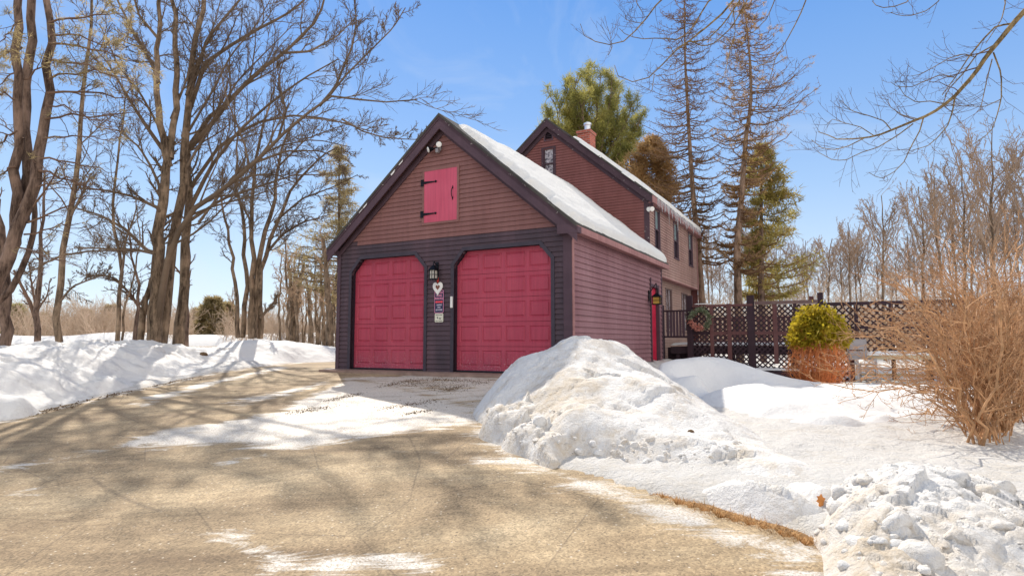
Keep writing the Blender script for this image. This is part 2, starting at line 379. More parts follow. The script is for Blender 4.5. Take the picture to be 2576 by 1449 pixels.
# ================================================================ GROUND
def HX(pts): return [tuple(hit(x,y)[:2]) for x,y in pts]
left_foot=HX([(0,1062),(100,1036),(250,1000),(400,970),(470,953),(560,936),(650,924),(740,914),(845,902)])
right_edge=HX([(2060,1445),(2060,1400),(1900,1345),(1750,1298),(1650,1265),(1530,1225),(1400,1180),(1330,1160),(1290,1125),(1225,1078)])
drive=[(2.9,-8),(2.6,1.2)]+right_edge+[(.9,9.2),tuple(loc2w(6.1,-.02)[:2]),tuple(loc2w(-.05,-.02)[:2]),tuple(loc2w(-.05,7)[:2])]+left_foot[::-1]+[(-13,6.5),(-16,3),(-18,-8)]
cover=[(3.5,-8),(3.2,1.2)]+HX([(2330,1449),(2125,1395),(2040,1345),(1960,1308),(1850,1272),(1740,1250),(1640,1240),(1530,1213)])+right_edge[6:]+drive[12:]
def nonuni(a,b,step,lo,hi,grow=1.12):
    c=list(np.arange(a,b+1e-6,step)); s=step; x=c[-1]
    while x<hi: s*=grow; x+=s; c.append(x)
    s=step; x=c[0]; pre=[]
    while x>lo: s*=grow; x-=s; pre.append(x)
    return np.array(pre[::-1]+c)
gx=nonuni(-11,8,.07,-320,320); gy=nonuni(1.5,16,.07,-60,420)
GX,GY=np.meshgrid(gx,gy,indexing='ij'); px,py=GX.ravel(),GY.ravel()
zg=ground(px,py)
GF=grid_faces(len(gx),len(gy))
# soil sheet: coarser
sx=nonuni(-14,12,.4,-340,340); sy=nonuni(0,20,.4,-80,450)
SX,SY=np.meshgrid(sx,sy,indexing='ij'); sz=ground(SX.ravel(),SY.ravel())-.012
tag(mesh_np('ground',np.stack([SX.ravel(),SY.ravel(),sz],1),grid_faces(len(sx),len(sy)),M['soil'],smooth=True),kind='structure')
# snow cover
sd=seg_dist(px,py,cover)+.10*fbm(px*3,py*3,4)
Tn=np.where(sd<0,-.05,.0)+np.where(sd>0,.02+.075*(1-np.exp(-sd/.25))+.05*sstep(.5,3,sd),0)
Tn=np.where(np.abs(sd)<.06,-.05+(sd+.06)/.12*.07,Tn)
Tn=Tn+np.where(sd>0,sstep(0,.6,sd)*(.05*fbm(px*1.1,py*1.1,5,.6)+.03*fbm(px*4,py*4,4,.6)),0)
# footing of the garage and the house stays free of poking snow
Xl=(px-ORG[0])*V[0]+(py-ORG[1])*V[1]; Yl=(px-ORG[0])*U[0]+(py-ORG[1])*U[1]
inb=(Xl>0)&(Xl<5.9)&(Yl>-.0)&(Yl<13.2); Tn=np.where(inb,-.3,Tn)
keep=~((sd[GF]<-.5).all(1))
dirtc=np.clip(1-sd/.6,0,1)*.55+sstep(12,7,np.hypot(px,py))*.25
tag(mesh_np('snow_cover',np.stack([px,py,zg+Tn],1),GF[keep],M['snow_cover'],smooth=True,attrs={'dirt':dirtc*.8}),kind='structure')
# driveway
dm=(px>-22)&(px<8)&(py>-9)&(py<30)
dd=seg_dist(px,py,drive)+.02*fbm(px*5,py*5,3)
kd=(dd[GF]<.05).any(1)&dm[GF].all(1)
def emask(polys):
    m=np.zeros(px.shape)-1
    for poly,w in polys:
        d=seg_dist(px,py,HX(poly)); m=np.maximum(m,w*(1-sstep(-.35,.3,d)*1.0))
    return m
icem=emask([([(270,1128),(400,1082),(560,1060),(700,1035),(760,1005),(850,965),(870,950),(1010,975),(1190,1020),(1240,1075),(1080,1085),(950,1100),(700,1142),(560,1122),(400,1130)],1.12),
 ([(860,950),(1280,940),(1300,980),(1240,1060),(1100,1010)],.9),
 ([(500,1172),(600,1150),(690,1138),(700,1146),(560,1176)],.95),
 ([(0,1170),(130,1150),(280,1130),(280,1145),(130,1165),(0,1190)],.8),
 ([(0,1250),(100,1225),(160,1210),(100,1235)],.6),
 ([(540,1355),(600,1352),(700,1395),(820,1440),(900,1449),(800,1455),(680,1420),(580,1380)],1.15),
 ([(790,1449),(830,1420),(880,1403),(960,1400),(1030,1415),(1090,1449),(1060,1449),(1000,1425),(940,1418),(880,1425),(840,1449)],1.5),
 ([(560,1010),(700,985),(830,955),(840,965),(720,1000),(600,1030)],.8),
 ([(330,1010),(500,965),(640,935),(720,920),(730,928),(560,965),(350,1030)],.85)])
edge_ice=.80*np.exp(-np.abs(dd+.12)/.22)
icem=np.maximum(icem,edge_ice)
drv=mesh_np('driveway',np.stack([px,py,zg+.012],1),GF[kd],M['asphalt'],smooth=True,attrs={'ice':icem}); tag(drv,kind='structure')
# drop unused verts is unnecessary: sheets stay light
# concrete apron under the facade
MBa=MB(); MBa.box((-.02,-.55,.72),(6.0,.02,.965)); ap=MBa.build('apron',M['concrete']); ap.location=loc2w(0,0); ap.rotation_euler=(0,0,BR); tag(ap,kind='structure')
# distant road
rp=[(at(x,y,Y)) for x,y,Y in ((-600,898,27),(330,882,34),(700,872,50),(700,868,60),(330,876,42),(-600,886,36))]
rz=[float(ground(p[0],p[1])) for p in rp]
n=60; A=np.array([[-60,26.],[-30,30.],[-14,36.],[-2,48.],[12,70.]]); B=A+np.array([0,7.])
tt=np.linspace(0,4,n); ix=np.clip(tt.astype(int),0,3); fr=(tt-ix)[:,None]
Pa=A[ix]*(1-fr)+A[ix+1]*fr; Pb=Pa+np.array([0,7.])
rows=[]
for k in range(9):
    P=Pa*(1-k/8)+Pb*k/8; rows.append(np.column_stack([P,ground(P[:,0],P[:,1])+.20]))
tag(mesh_np('road',np.stack(rows,0).reshape(-1,3),grid_faces(9,n),simple('road_wet',(.30,.25,.20),.8,.2,1,world=True)),kind='structure')

# ================================================================ SNOW PILES
def tps(P,Z):
    n=len(P); D=np.hypot(P[:,None,0]-P[None,:,0],P[:,None,1]-P[None,:,1])
    K=np.where(D>0,D*D*np.log(D+1e-12),0)+np.eye(n)*.02
    Q=np.c_[np.ones(n),P]; A_=np.block([[K,Q],[Q.T,np.zeros((3,3))]])
    w=np.linalg.solve(A_,np.r_[Z,0,0,0])
    def f(x,y):
        o=w[n]+w[n+1]*x+w[n+2]*y
        for i in range(n):
            r2=(x-P[i,0])**2+(y-P[i,1])**2; o=o+w[i]*.5*r2*np.log(r2+1e-12)
        return o
    return f
def pile(name,label,foot,pts,back,mat,step,detail,cat='snow pile',lump=0.,lumpr=.2,dirtfn=None,seed=1,group=None,mind=.02,flutes=None,blocks=()):
    """foot: photo points where it meets the ground; pts: (x,y,Y) photo points on its surface; back: world (x,y,h) points"""
    P=[];Z=[];ring=[]
    for x,y in foot:
        p=hit(x,y); P.append(p[:2]); Z.append(0.)
    for x,y,Y in pts:
        p=at(x,y,Y) if Y>0 else hit(x,y,-Y); P.append(p[:2]); Z.append(p[2]-float(ground(p[0],p[1])))
    for x,y,h in back: P.append((x,y)); Z.append(h)
    P=np.array(P);Z=np.array(Z); f=tps(P,Z)
    x0,y0=P.min(0)-.3; x1,y1=P.max(0)+.3
    xs=np.arange(x0,x1,step); ys=np.arange(y0,y1,step); X,Y=np.meshgrid(xs,ys,indexing='ij'); x=X.ravel(); y=Y.ravel()
    h=f(x,y)
    # stay inside hull of control points
    from_hull=hull(P); dh=seg_dist(x,y,from_hull)
    h=h-np.clip(dh+.0,0,None)*1.2-np.where(dh>0,.02,0)
    env=sstep(0,.25,h)
    r=np.random.default_rng(seed)
    if lump>0:
        for q in range(2):
            cs=np.column_stack([r.uniform(x0,x1,int((x1-x0)*(y1-y0)/(lumpr*(.8 if q==0 else .42))**2)),]); m=len(cs)
            cx=r.uniform(x0,x1,m); cy=r.uniform(y0,y1,m); hh=r.uniform(.2,1,m)
            R=lumpr*(1. if q==0 else .5)
            wx=x+R*.5*fbm(x*4/R*.3,y*4/R*.3,2); wy=y+R*.5*fbm(x*4/R*.3+9,y*4/R*.3+9,2)
            add=np.zeros(x.shape)
            for i in range(m):
                rr=R*(.5+.8*hh[i]); sel=np.nonzero((np.abs(wx-cx[i])<rr)&(np.abs(wy-cy[i])<rr))[0]
                if len(sel)==0: continue
                d2=((wx[sel]-cx[i])**2+(wy[sel]-cy[i])**2)/rr**2
                add[sel]=np.maximum(add[sel],np.sqrt(np.clip(1-d2,0,1))*rr*.75)
            h=h+env*(add*(lump if q==0 else lump*.8))
    h=h+env*(detail*(fbm(x*1.7,y*1.7,5,.5)*.9+fbm(x*9,y*9,4,.55)*.16))
    for R_,A_ in blocks:
        m=int((x1-x0)*(y1-y0)/R_**2)+4; cx=r.uniform(x0,x1,m); cy=r.uniform(y0,y1,m); gx_=r.normal(0,1,m); gy_=r.normal(0,1,m); hh=r.normal(0,1,m)
        wx=x+R_*.35*fbm(x*2.2/R_,y*2.2/R_,3); wy=y+R_*.35*fbm(x*2.2/R_+31,y*2.2/R_+7,3)
        best=np.full(x.shape,1e9); idx=np.zeros(x.shape,int)
        for q in range(m):
            d2=(wx-cx[q])**2+(wy-cy[q])**2; k_=d2<best; best[k_]=d2[k_]; idx[k_]=q
        add=A_*hh[idx]+A_*.9*((wx-cx[idx])*gx_[idx]+(wy-cy[idx])*gy_[idx])/R_
        h=h+env*add
    if flutes is not None: h=flutes(x,y,h,env)
    z=ground(x,y)+h-mind
    Fq=grid_faces(len(xs),len(ys)); kp=(h[Fq]>-.06).any(1)
    used=np.unique(Fq[kp]); mp=np.full(len(x),-1); mp[used]=np.arange(len(used))
    dirt=np.zeros(len(x)) if dirtfn is None else dirtfn(x,y,h)
    org=np.array([float(x[used].mean()),float(y[used].mean()),float(ground(x[used].mean(),y[used].mean()))])
    o=mesh_np(name,np.stack([x,y,z],1)[used],mp[Fq[kp]],mat,smooth=True,origin=org,attrs={'dirt':dirt[used]})
    tag(o,label,cat,group); return o
def hull(P):
    P=sorted(map(tuple,P)); 
    def half(pts):
        h=[]
        for p in pts:
            while len(h)>=2 and (h[-1][0]-h[-2][0])*(p[1]-h[-2][1])-(h[-1][1]-h[-2][1])*(p[0]-h[-2][0])<=0: h.pop()
            h.append(p)
        return h
    a=half(P); b=half(P[::-1]); return a[:-1]+b[:-1]
# main pile in front of the right door
def dirt_main(x,y,h):
    q=at(1400,1150,6.4); d=np.hypot(x+.1-q[0],(y-q[1])*.8-.2)
    return .75*np.exp(-(d/1.0)**2)+.35*np.clip(1-h/.35,0,1)
tall=pile('snow_pile','tall plowed snow heap with a dirty blocky toe in front of the right garage door',
 [(1185,1042),(1225,1078),(1290,1122),(1340,1152),(1400,1168),(1450,1166),(1529,1192),(1648,1217),(1737,1224),(1803,1224),(1916,1244),(2015,1286),(2090,1310),(2120,1250),(2110,1195),(1990,1135),(1890,1085),(1846,1045)],
 [(1280,935,8.6),(1292,908,8.6),(1335,896,8.55),(1375,885,8.5),(1420,860,8.4),(1460,847,8.3),(1510,854,8.3),(1568,869,8.2),(1603,902,8.0),(1663,940,7.7),(1722,982,7.2),(1781,1008,-.10),
  (1250,990,7.7),(1300,1000,7.4),(1230,1030,7.2),
  (1460,905,7.5),(1400,960,7.05),(1540,930,7.35),(1500,1000,6.45),(1440,1010,6.3),(1470,960,6.8),
  (1440,1036,6.0),(1485,1039,5.95),(1574,1059,5.8),(1692,1082,5.6),(1796,1115,5.35),(1850,1130,-.2),
  (1420,1090,5.85),(1440,1130,5.7),(1480,1100,5.75),(1574,1115,5.62),(1574,1160,5.46),(1692,1140,5.42),(1692,1185,5.22),(1790,1165,5.2),
  (1560,1028,6.15),(1650,1055,6.0),(1720,1085,5.85),(1590,985,6.6),(1640,973,6.65),(1700,998,6.5),(1750,1030,6.3),(1790,1075,5.95),(1800,1108,5.6),(1680,1040,6.15),(1740,1070,5.95),
  (1870,1130,-.2),(1969,1150,-.2),(2060,1202,-.2),(1900,1190,-.17),(2000,1220,-.2),(2070,1255,-.15),(1840,1200,-.1)],
 [(.6,10.0,.1),(1.3,10.3,.15),(2.2,10.0,.1),(3.0,9.0,.0),(3.2,7.8,.0),(-.3,9.4,.0)],
 M['snow_pile'],.026,.075,dirtfn=dirt_main,seed=4,blocks=((.45,.016),(.16,.005)))
# chunk heap at its toe
toe=pile('snow_pile','low jumble of dirty ice blocks at the driveway side of the tall heap',
 [(1170,1040),(1215,1078),(1290,1125),(1330,1158),(1395,1180),(1430,1172)],
 [(1250,1030,6.75),(1330,1025,6.6),(1310,1080,6.1),(1370,1090,5.8),(1390,1130,5.5),(1400,1060,6.1),(1290,1060,6.3),(1240,1055,6.7)],
 [(.9,6.3,.1),(.8,6.9,.15),(-.1,7.6,.05)],M['snow_pile'],.02,.05,lump=.28,lumpr=.2,dirtfn=lambda x,y,h:.55+0*x,seed=9,blocks=((.30,.032),(.12,.012)))
# chunky heap lower right
def fl(x,y,h,env):
    c=hit(2170,1290,.2)
    return h
heap=pile('snow_pile','chunky heap of thrown up snow blocks in the lower right corner',
 [(2050,1500),(2055,1449),(2060,1400),(2045,1350),(2060,1310),(2070,1270),(2090,1200),(2150,1150),(2300,1140),(2420,1155),(2520,1210),(2620,1260),(2750,1350),(2900,1449),(2900,1700),(2400,1750),(2080,1650)],
 [(2100,1215,-.2),(2150,1188,-.30),(2230,1172,-.37),(2330,1175,-.38),(2400,1192,-.36),(2450,1232,-.33),(2520,1272,-.3),(2576,1330,-.28),
  (2100,1290,-.20),(2180,1290,-.27),(2280,1290,-.29),(2400,1330,-.26),(2150,1350,-.2),(2300,1400,-.18),(2450,1400,-.17),(2560,1420,-.15),(2180,1430,-.15),(2110,1400,-.1),(2700,1449,-.15),(2350,1240,-.36),(2500,1600,-.1)],
 [],M['snow_pile'],.0125,.10,lump=0.,lumpr=.10,dirtfn=lambda x,y,h:.25+.45*sstep(2.4,1.9,x)+.3*fbm(x*1.5,y*1.5,3),seed=12,flutes=fl,blocks=((.26,.016),(.12,.008)))
import bmesh
def chunks(o,n,lo,hi,cond=None,seed=5,dirt=.2,flat=.75):
    "thrown blocks lying on a heap: irregular rounded lumps of many sizes"
    r=np.random.default_rng(seed); bm=bmesh.new(); bmesh.ops.create_icosphere(bm,subdivisions=2,radius=1); bv=np.array([v.co[:] for v in bm.verts]); bf=np.array([[v.index for v in f.verts] for f in bm.faces]); bm.free()
    co=np.empty(len(o.data.vertices)*3,np.float32); o.data.vertices.foreach_get('co',co); co=co.reshape(-1,3)
    g=co[:,2]+o.location.z-ground(co[:,0]+o.location.x,co[:,1]+o.location.y); ok=g>.03
    if cond is not None: ok&=cond(co[:,0]+o.location.x,co[:,1]+o.location.y,g)
    c=co[np.nonzero(ok)[0]]; c=c[r.integers(0,len(c),n)]
    s=lo*(hi/lo)**(r.random(n)**2.2); k=len(bv)
    ns=r.normal(0,1,(n,5,3)); ns/=np.linalg.norm(ns,axis=2,keepdims=True)
    V_=np.repeat(bv[None],n,0)
    for q in range(5):      # shave each lump with a few random planes: facets between rounded parts
        dd=(V_*ns[:,q][:,None]).sum(2); cut=.45+.4*r.random((n,1)); V_=V_-ns[:,q][:,None]*np.clip(dd-cut,0,None)[...,None]
    V_=V_*(1+.10*r.normal(0,1,(n,k,1))*.6)*s[:,None,None]*r.uniform(.7,1.3,(n,1,3))*np.array([1,1,flat])
    a=r.uniform(0,6.28,n); ca,sa=np.cos(a)[:,None],np.sin(a)[:,None]; V_=np.stack([V_[...,0]*ca-V_[...,1]*sa,V_[...,0]*sa+V_[...,1]*ca,V_[...,2]],2)
    V_=V_+c[:,None]-np.array([0,0,.30])*s[:,None,None]
    Fq=(bf[None]+(np.arange(n)*k)[:,None,None]).reshape(-1,3)
    b=mesh_np('snow_blocks',V_.reshape(-1,3),[Fq],M['snow_pile'],o,True,attrs={'dirt':np.repeat(r.uniform(0,2*dirt,n),k)}); b['kind']='stuff'; return b
chunks(heap,520,.010,.105,seed=2,dirt=.3)
chunks(toe,110,.012,.07,seed=3,dirt=.3)
_q=hit(1420,1150); chunks(tall,170,.012,.06,lambda x,y,h:(h<.22)&(np.hypot(x-_q[0]-.3,y-_q[1])<1.3),seed=6,dirt=.3)
# curved cut bank toward the deck
def cut(x,y,h,env): return h
pile('snow_bank','smooth curved snow drift with a cut face below the lattice fence',
 [(1760,1012),(1850,1060),(1930,1085),(2030,1105),(2130,1110),(2230,1105),(2330,1090),(2420,1070)],
 [(1790,1002,-.11),(1850,1032,-.11),(1930,1050,-.11),(2030,1063,-.11),(2130,1067,-.11),(2230,1063,-.11),(2300,1052,-.11),(2380,1046,-.11),
  (1695,905,11.8),(1750,900,11.9),(1800,905,11.9),(1880,925,11.7),(1950,955,11.3),(1995,970,11.4),(2020,978,11.0),
  (1760,935,10.8),(1850,965,10.1),(1900,965,10.3),(1800,980,9.8),(1850,1004,8.8),(1930,1014,8.05),(2030,1024,7.5),(2130,1030,7.32),(2230,1030,7.45),(2300,1022,7.85),(2380,1018,7.95),
  (1960,985,9.6),(2000,985,9.9),(2080,985,9.8),(2160,968,10.8),(2220,990,9.3),(2300,985,9.6),(2400,1000,9.0),(2150,1000,8.8),(2040,1003,8.7)],
 [(6.6,13.6,.12),(5.6,14.4,.15),(4.9,14.3,.32),(4.2,13.9,.48),(3.6,13.2,.5),(3.0,12.3,.45),(3.1,11.2,.35),(3.0,10.2,.15),(7.8,13.0,.2),(9.3,11.8,.2),(10,10.2,.15),(8.6,8.0,.1),(2.5,10.6,.05)],
 M['snow_clean'],.032,.04,'snow bank',seed=21)
# left bank along the driveway
def dirt_left(x,y,h): return .50*np.clip(1-h/.22,0,1)
pile('snow_bank','long plowed snow bank along the left edge of the driveway',
 [(-250,1120),(-100,1085),(0,1062),(100,1036),(250,1000),(400,970),(470,953),(560,936),(600,930)],
 [(-250,960,8.6),(-100,930,9.6),(0,905,10.6),(60,897,11.2),(120,888,11.9),(180,880,12.6),(240,871,13.3),(300,866,14.2),(370,862,15.4),(430,866,16.0),(480,872,16.6),(530,884,17),(590,890,17.2),
  (0,990,9.5),(120,965,10.6),(250,935,12.1),(400,915,13.9),(470,915,15.0),(550,910,16.2),(60,1010,9.5),(200,985,11),(330,955,12.8)],
 [(-12.5,12.5,.35),(-12.0,14.5,.35),(-11,16.5,.45),(-10.6,18.6,.4),(-9.0,19.6,.35),(-14.5,10.5,.3),(-15.5,8,.2)],
 M['snow_bank'],.05,.13,'snow bank',dirtfn=dirt_left,seed=31,blocks=((.7,.018),(.25,.008)))
pile('snow_bank','rounded shaded snow mound between the bare tree cluster and the garage',
 [(545,938),(600,932),(650,924),(740,914),(845,902),(870,898)],
 [(530,884,17.6),(560,872,18.2),(600,858,18.8),(650,852,19.4),(710,855,20),(760,862,20.5),(820,872,21),(870,878,21.5),(620,895,17.6),(720,890,18.6),(820,892,20),(560,905,17)],
 [(-9.4,20.6,.35),(-7.8,22.5,.3),(-6.2,23.5,.3),(-5.0,22,.15)],
 M['snow_clean'],.06,.10,'snow bank',seed=33)
# sunlit bank across the far road
n=140; t=np.linspace(0,1,n); bx=-62+76*t; by=36+ 22*t**1.5
prof=[(-2.2,0),(-1.5,.5),(-.6,.85),(.4,.9),(1.6,.5),(2.6,0)]
rows=[]
for off,hh in prof:
    yy=by+off; hz=ground(bx,yy)+.12+hh*(.9+.35*fbm(bx*.25,yy*.25,3))+.25*sstep(.3,.9,t)*hh; rows.append(np.column_stack([bx,yy,hz]))
tag(mesh_np('snow_bank',np.stack(rows,0).reshape(-1,3),grid_faces(len(prof),n),M['snow_clean'],smooth=True,origin=(-30,40,1)),'low sunlit snow bank beyond the far road behind the left trees','snow bank')

# ================================================================ GARAGE
G=empty('garage',loc2w(0,0,0),BR,'dark red clapboard two door garage with snow on its roof','garage')
E_=EYE
FZ=1.0; EAVE=E_+2.06; W=5.92; D=6.6
AX=2.96; SL=.852; RZ=E_+4.90
def rooftop(X): return RZ-abs(X-AX)*SL
def siding(mp,z0,z1,pitch,spans,mat,name,parent,lip=.027,zoff=0.):
    "spans(z)->list of (l,r) at height z; mp(a,out,z)->point"
    mb=MB(); z=z0
    while z<z1-1e-4:
        zt=min(z+pitch,z1); lo=spans(z+1e-3); hi=spans(zt-1e-3)
        if len(lo)!=len(hi): md=spans((z+zt)/2); lo=hi=md
        for (l0,r0),(l1,r1) in zip(lo,hi):
            if r0-l0<.01 and r1-l1<.01: continue
            vs=[mp(l0,lip,z),mp(r0,lip,z),mp(r1,.004,zt),mp(l1,.004,zt),mp(l0,-.03,z),mp(r0,-.03,z),mp(r1,-.03,zt),mp(l1,-.03,zt)]
            mb.add(vs,[(0,1,2,3),(4,5,1,0),(5,6,2,1),(4,0,3,7),(7,3,2,6)])
        z=zt
    return mb.build(name,mat,parent)
def cham(l,r,top,cw,ch):
    def f(z):
        if z>top: return None
        if z>top-ch: t=(z-(top-ch))/ch; return (l+cw*t,r-cw*t)
        return (l,r)
    return f
TOP=E_+1.89
L1=(.42,2.50,TOP,.27,.30); L2=(3.27,5.51,TOP,.25,.29)
o1=cham(*L1); o2=cham(*L2)
def sp_low(z):
    a=[0.]; 
    s=[];cur=.0
    for o in (o1,o2):
        q=o(z)
        if q: s.append((cur,q[0])); cur=q[1]
    s.append((cur,W)); return s
front=lambda a,o,z:(a,-o,z)
BAND=E_+2.22
siding(front,.93,BAND,.1,sp_low,M['lower'],'wall',G)
HL,HR,HB,HT=2.42,3.38,E_+2.52,E_+3.76
def sp_gable(z):
    hw=(RZ-.06-z)/SL; l=max(0,AX-hw); r=min(W,AX+hw)
    if z<BAND+.1: l=max(l,.56)
    if HB<z<HT: return [(l,HL),(HR,r)]
    return [(l,r)]
siding(front,BAND,E_+4.86,.1,sp_gable,M['gable'],'gable',G)
siding(front,BAND,BAND+.1,.1,lambda z:[(max(0,AX-(RZ-.06-z)/SL),.56)],M['lower'],'wall_patch',G)
# side walls
DY0,DY1,DT=5.42,6.2,E_+1.50
rightm=lambda a,o,z:(W+o,a,z)
def sp_r(z): return [(0,DY0),(DY1,D)] if z<DT else [(0,D)]
siding(rightm,.85,EAVE+.02,.115,sp_r,M['side'],'side_wall',G)
siding(lambda a,o,z:(-o,a,z),.85,EAVE+.02,.115,lambda z:[(0,D)],M['side'],'side_wall',G)
siding(lambda a,o,z:(a,D+o,z),.85,E_+4.8,.115,lambda z:[(max(0,AX-(RZ-.06-z)/SL),min(W,AX+(RZ-.06-z)/SL))],M['gable'],'rear_wall',G)
# corner boards
MB().box((-.03,-.037,.92),(.07,-.001,EAVE)).build('corner_board',M['trim'],G); MB().box((-.034,-.03,.92),(-.002,.09,EAVE)).build('corner_board',M['trim'],G)
MB().box((W-.15,-.037,.92),(W+.028,-.001,EAVE+.06)).build('corner_board',M['trim'],G)
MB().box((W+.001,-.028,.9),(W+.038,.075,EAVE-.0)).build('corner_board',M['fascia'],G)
MB().box((W+.001,D-.06,.9),(W+.03,D+.03,EAVE-.0)).build('corner_board',M['trim'],G)
# opening trims (mitred bands) and reveals
def outline(l,r,top,cw,ch,zb): return [(l,zb),(l,top-ch),(l+cw,top),(r-cw,top),(r,top-ch),(r,zb)]
def offs(pts,w):
    out=[]
    for i,p in enumerate(pts):
        p=Vector(p); ns=[]
        if i>0: d=(p-Vector(pts[i-1])).normalized(); ns.append(Vector((-d.y,d.x)))
        if i<len(pts)-1: d=(Vector(pts[i+1])-p).normalized(); ns.append(Vector((-d.y,d.x)))
        if len(ns)==2: b=(ns[0]+ns[1]).normalized(); k=w/max(.3,b.dot(ns[0]))
        else: b=ns[0]; k=w
        out.append(tuple(p+b*k))
    return out
def band(pts,w,y0,y1,mat,name,parent):
    q=offs(pts,w); mb=MB()
    for i in range(len(pts)-1):
        a,b,c,d=pts[i],pts[i+1],q[i+1],q[i]
        vs=[(p[0],y0,p[1]) for p in (a,b,c,d)]+[(p[0],y1,p[1]) for p in (a,b,c,d)]
        mb.add(vs,[(0,1,2,3),(0,4,5,1),(3,2,6,7)]+([(0,3,7,4)] if i==0 else [])+([(1,5,6,2)] if i==len(pts)-2 else []))
    return mb.build(name,mat,parent)
def garage_door(l,r,top,cw,ch,label):
    o=outline(l,r,top,cw,ch,.93)
    band(o,.075,-.042,.0,M['trim_band'],'door_trim',G)
    mb=MB()
    for i in range(len(o)-1):
        a,b=o[i],o[i+1]; mb.add([(a[0],-.03,a[1]),(b[0],-.03,b[1]),(b[0],.13,b[1]),(a[0],.13,a[1])],[(0,1,2,3)])
    mb.build('door_jamb',M['jamb'],G)
    dy=.10; z0=FZ; z1=top+.05; ns=5; hs=(top-FZ)/ns; x0,x1=l-.02,r+.02; mb=MB(); y=dy
    xs=[l+.035+(r-l-.07)*i/4 for i in range(5)]
    px_=[]; 
    for i in range(4): px_+= [(xs[i]+.045,xs[i+1]-.045)]
    for s in range(ns):
        a=z0+s*hs+.004; b=z0+(s+1)*hs-.004 if s<ns-1 else z1
        pz0,pz1=a+.085,z0+(s+1)*hs-.085
        # edges of section lip
        mb.add([(x0,y,a),(x1,y,a),(x1,y+.02,a-.004),(x0,y+.02,a-.004)],[(0,3,2,1)])
        mb.add([(x0,y,b),(x1,y,b),(x1,y+.02,b+.004),(x0,y+.02,b+.004)],[(0,1,2,3)])
        mb.add([(x0,y,a),(x1,y,a),(x1,y,pz0),(x0,y,pz0)],[(0,1,2,3)]); mb.add([(x0,y,pz1),(x1,y,pz1),(x1,y,b),(x0,y,b)],[(0,1,2,3)])
        cur=x0
        for (pa,pb) in px_:
            mb.add([(cur,y,pz0),(pa,y,pz0),(pa,y,pz1),(cur,y,pz1)],[(0,1,2,3)]); cur=pb
            R=lambda i,yy:[(pa+i,yy,pz0+i),(pb-i,yy,pz0+i),(pb-i,yy,pz1-i),(pa+i,yy,pz1-i)]
            vs=R(0,y)+R(.012,y+.014)+R(.022,y+.014)+R(.045,y-.002); fs=[]
            for k in range(3):
                for i in range(4): fs.append((k*4+i,k*4+(i+1)%4,k*4+4+(i+1)%4,k*4+4+i))
            fs.append((12,13,14,15)); mb.add(vs,fs)
        mb.add([(cur,y,pz0),(x1,y,pz0),(x1,y,pz1),(cur,y,pz1)],[(0,1,2,3)])
    mb.box((x0,y+.022,z0-.03),(x1,y+.06,z1))
    d=mb.build('garage_door',M['door'],G); d['label']=label
    MB().box((l,y-.012,FZ-.03),(r,y+.02,FZ+.004)).build('door_seal',M['jamb'],G)
    return d
d1=garage_door(*L1,'left red overhead door with square panels'); d2=garage_door(*L2,'right red overhead door, partly hidden by the snow heap')
# hatch
hd=MB().box((HL+.05,-.034,HB+.05),(HR-.05,.0,HT-.05)).build('hatch_door',M['hatch'],G)
mb=MB(); mb.box((HL-.0,-.04,HB),(HL+.05,-.001,HT)); mb.box((HR-.05,-.04,HB),(HR,-.001,HT)); mb.box((HL+.05,-.04,HB),(HR-.05,-.001,HB+.05)); mb.box((HL+.05,-.04,HT-.05),(HR-.05,-.001,HT))
mb.build('hatch_frame',M['gable'],G)
for zc in (HT-.30,HB+.24):
    mb=MB(); mb.box((HL-.035,-.055,zc-.075),(HL+.04,-.041,zc+.075))
    mb.prism([(HL+.04,zc-.028),(HL+.33,zc-.010),(HL+.33,zc+.010),(HL+.04,zc+.028)],-.052,-.036)
    mb.prism([(HL+.33,zc),(HL+.355,zc-.03),(HL+.395,zc),(HL+.355,zc+.03)],-.052,-.036); mb.build('hinge',M['iron'],hd)
mb=MB(); hx=HR-.16; hz=(HT+HB)/2+.02
mb.prism([(hx-.018,hz+.10),(hx,hz+.16),(hx+.018,hz+.10)],-.046,-.036); mb.prism([(hx-.018,hz-.10),(hx+.018,hz-.10),(hx,hz-.16)],-.046,-.036)
for k in range(6):
    a0=math.pi*k/6; a1=math.pi*(k+1)/6
    mb.rod((hx,-.04-.05*math.sin(a0),hz-.1*math.cos(a0)),(hx,-.04-.05*math.sin(a1),hz-.1*math.cos(a1)),.009,n=6)
mb.build('handle',M['iron'],hd)
# roof: two slabs, rake boards, eaves
XL,XR=-.2,6.12; YF,YB=-.2,D+.12
def roofslab(sgn,xe,name,mat,parent,ax,rz,sl,y0,y1,th=.05):
    nx=math.sqrt(1+sl*sl); dz=th*nx
    ze=rz-abs(xe-ax)*sl
    return MB().prism([(ax,rz),(xe,ze),(xe,ze-dz),(ax,rz-dz)] if sgn>0 else [(ax,rz),(ax,rz-dz),(xe,ze-dz),(xe,ze)],y0,y1).build(name,mat,parent)
rf=roofslab(-1,XL,'roof',M['shingle'],G,AX,RZ,SL,YF-.02,YB); rf2=roofslab(1,XR,'roof',M['shingle'],G,AX,RZ,SL,YF-.02,YB)
def rake(xe,ax,rz,sl,w,y0,y1,drop,mat,name,parent):
    ze=rz-abs(xe-ax)*sl; n=math.sqrt(1+sl*sl)
    return MB().prism([(ax,rz-drop*n),(xe,ze-drop*n),(xe,ze-(drop+w)*n),(ax,rz-(drop+w)*n)],y0,y1).build(name,mat,parent)
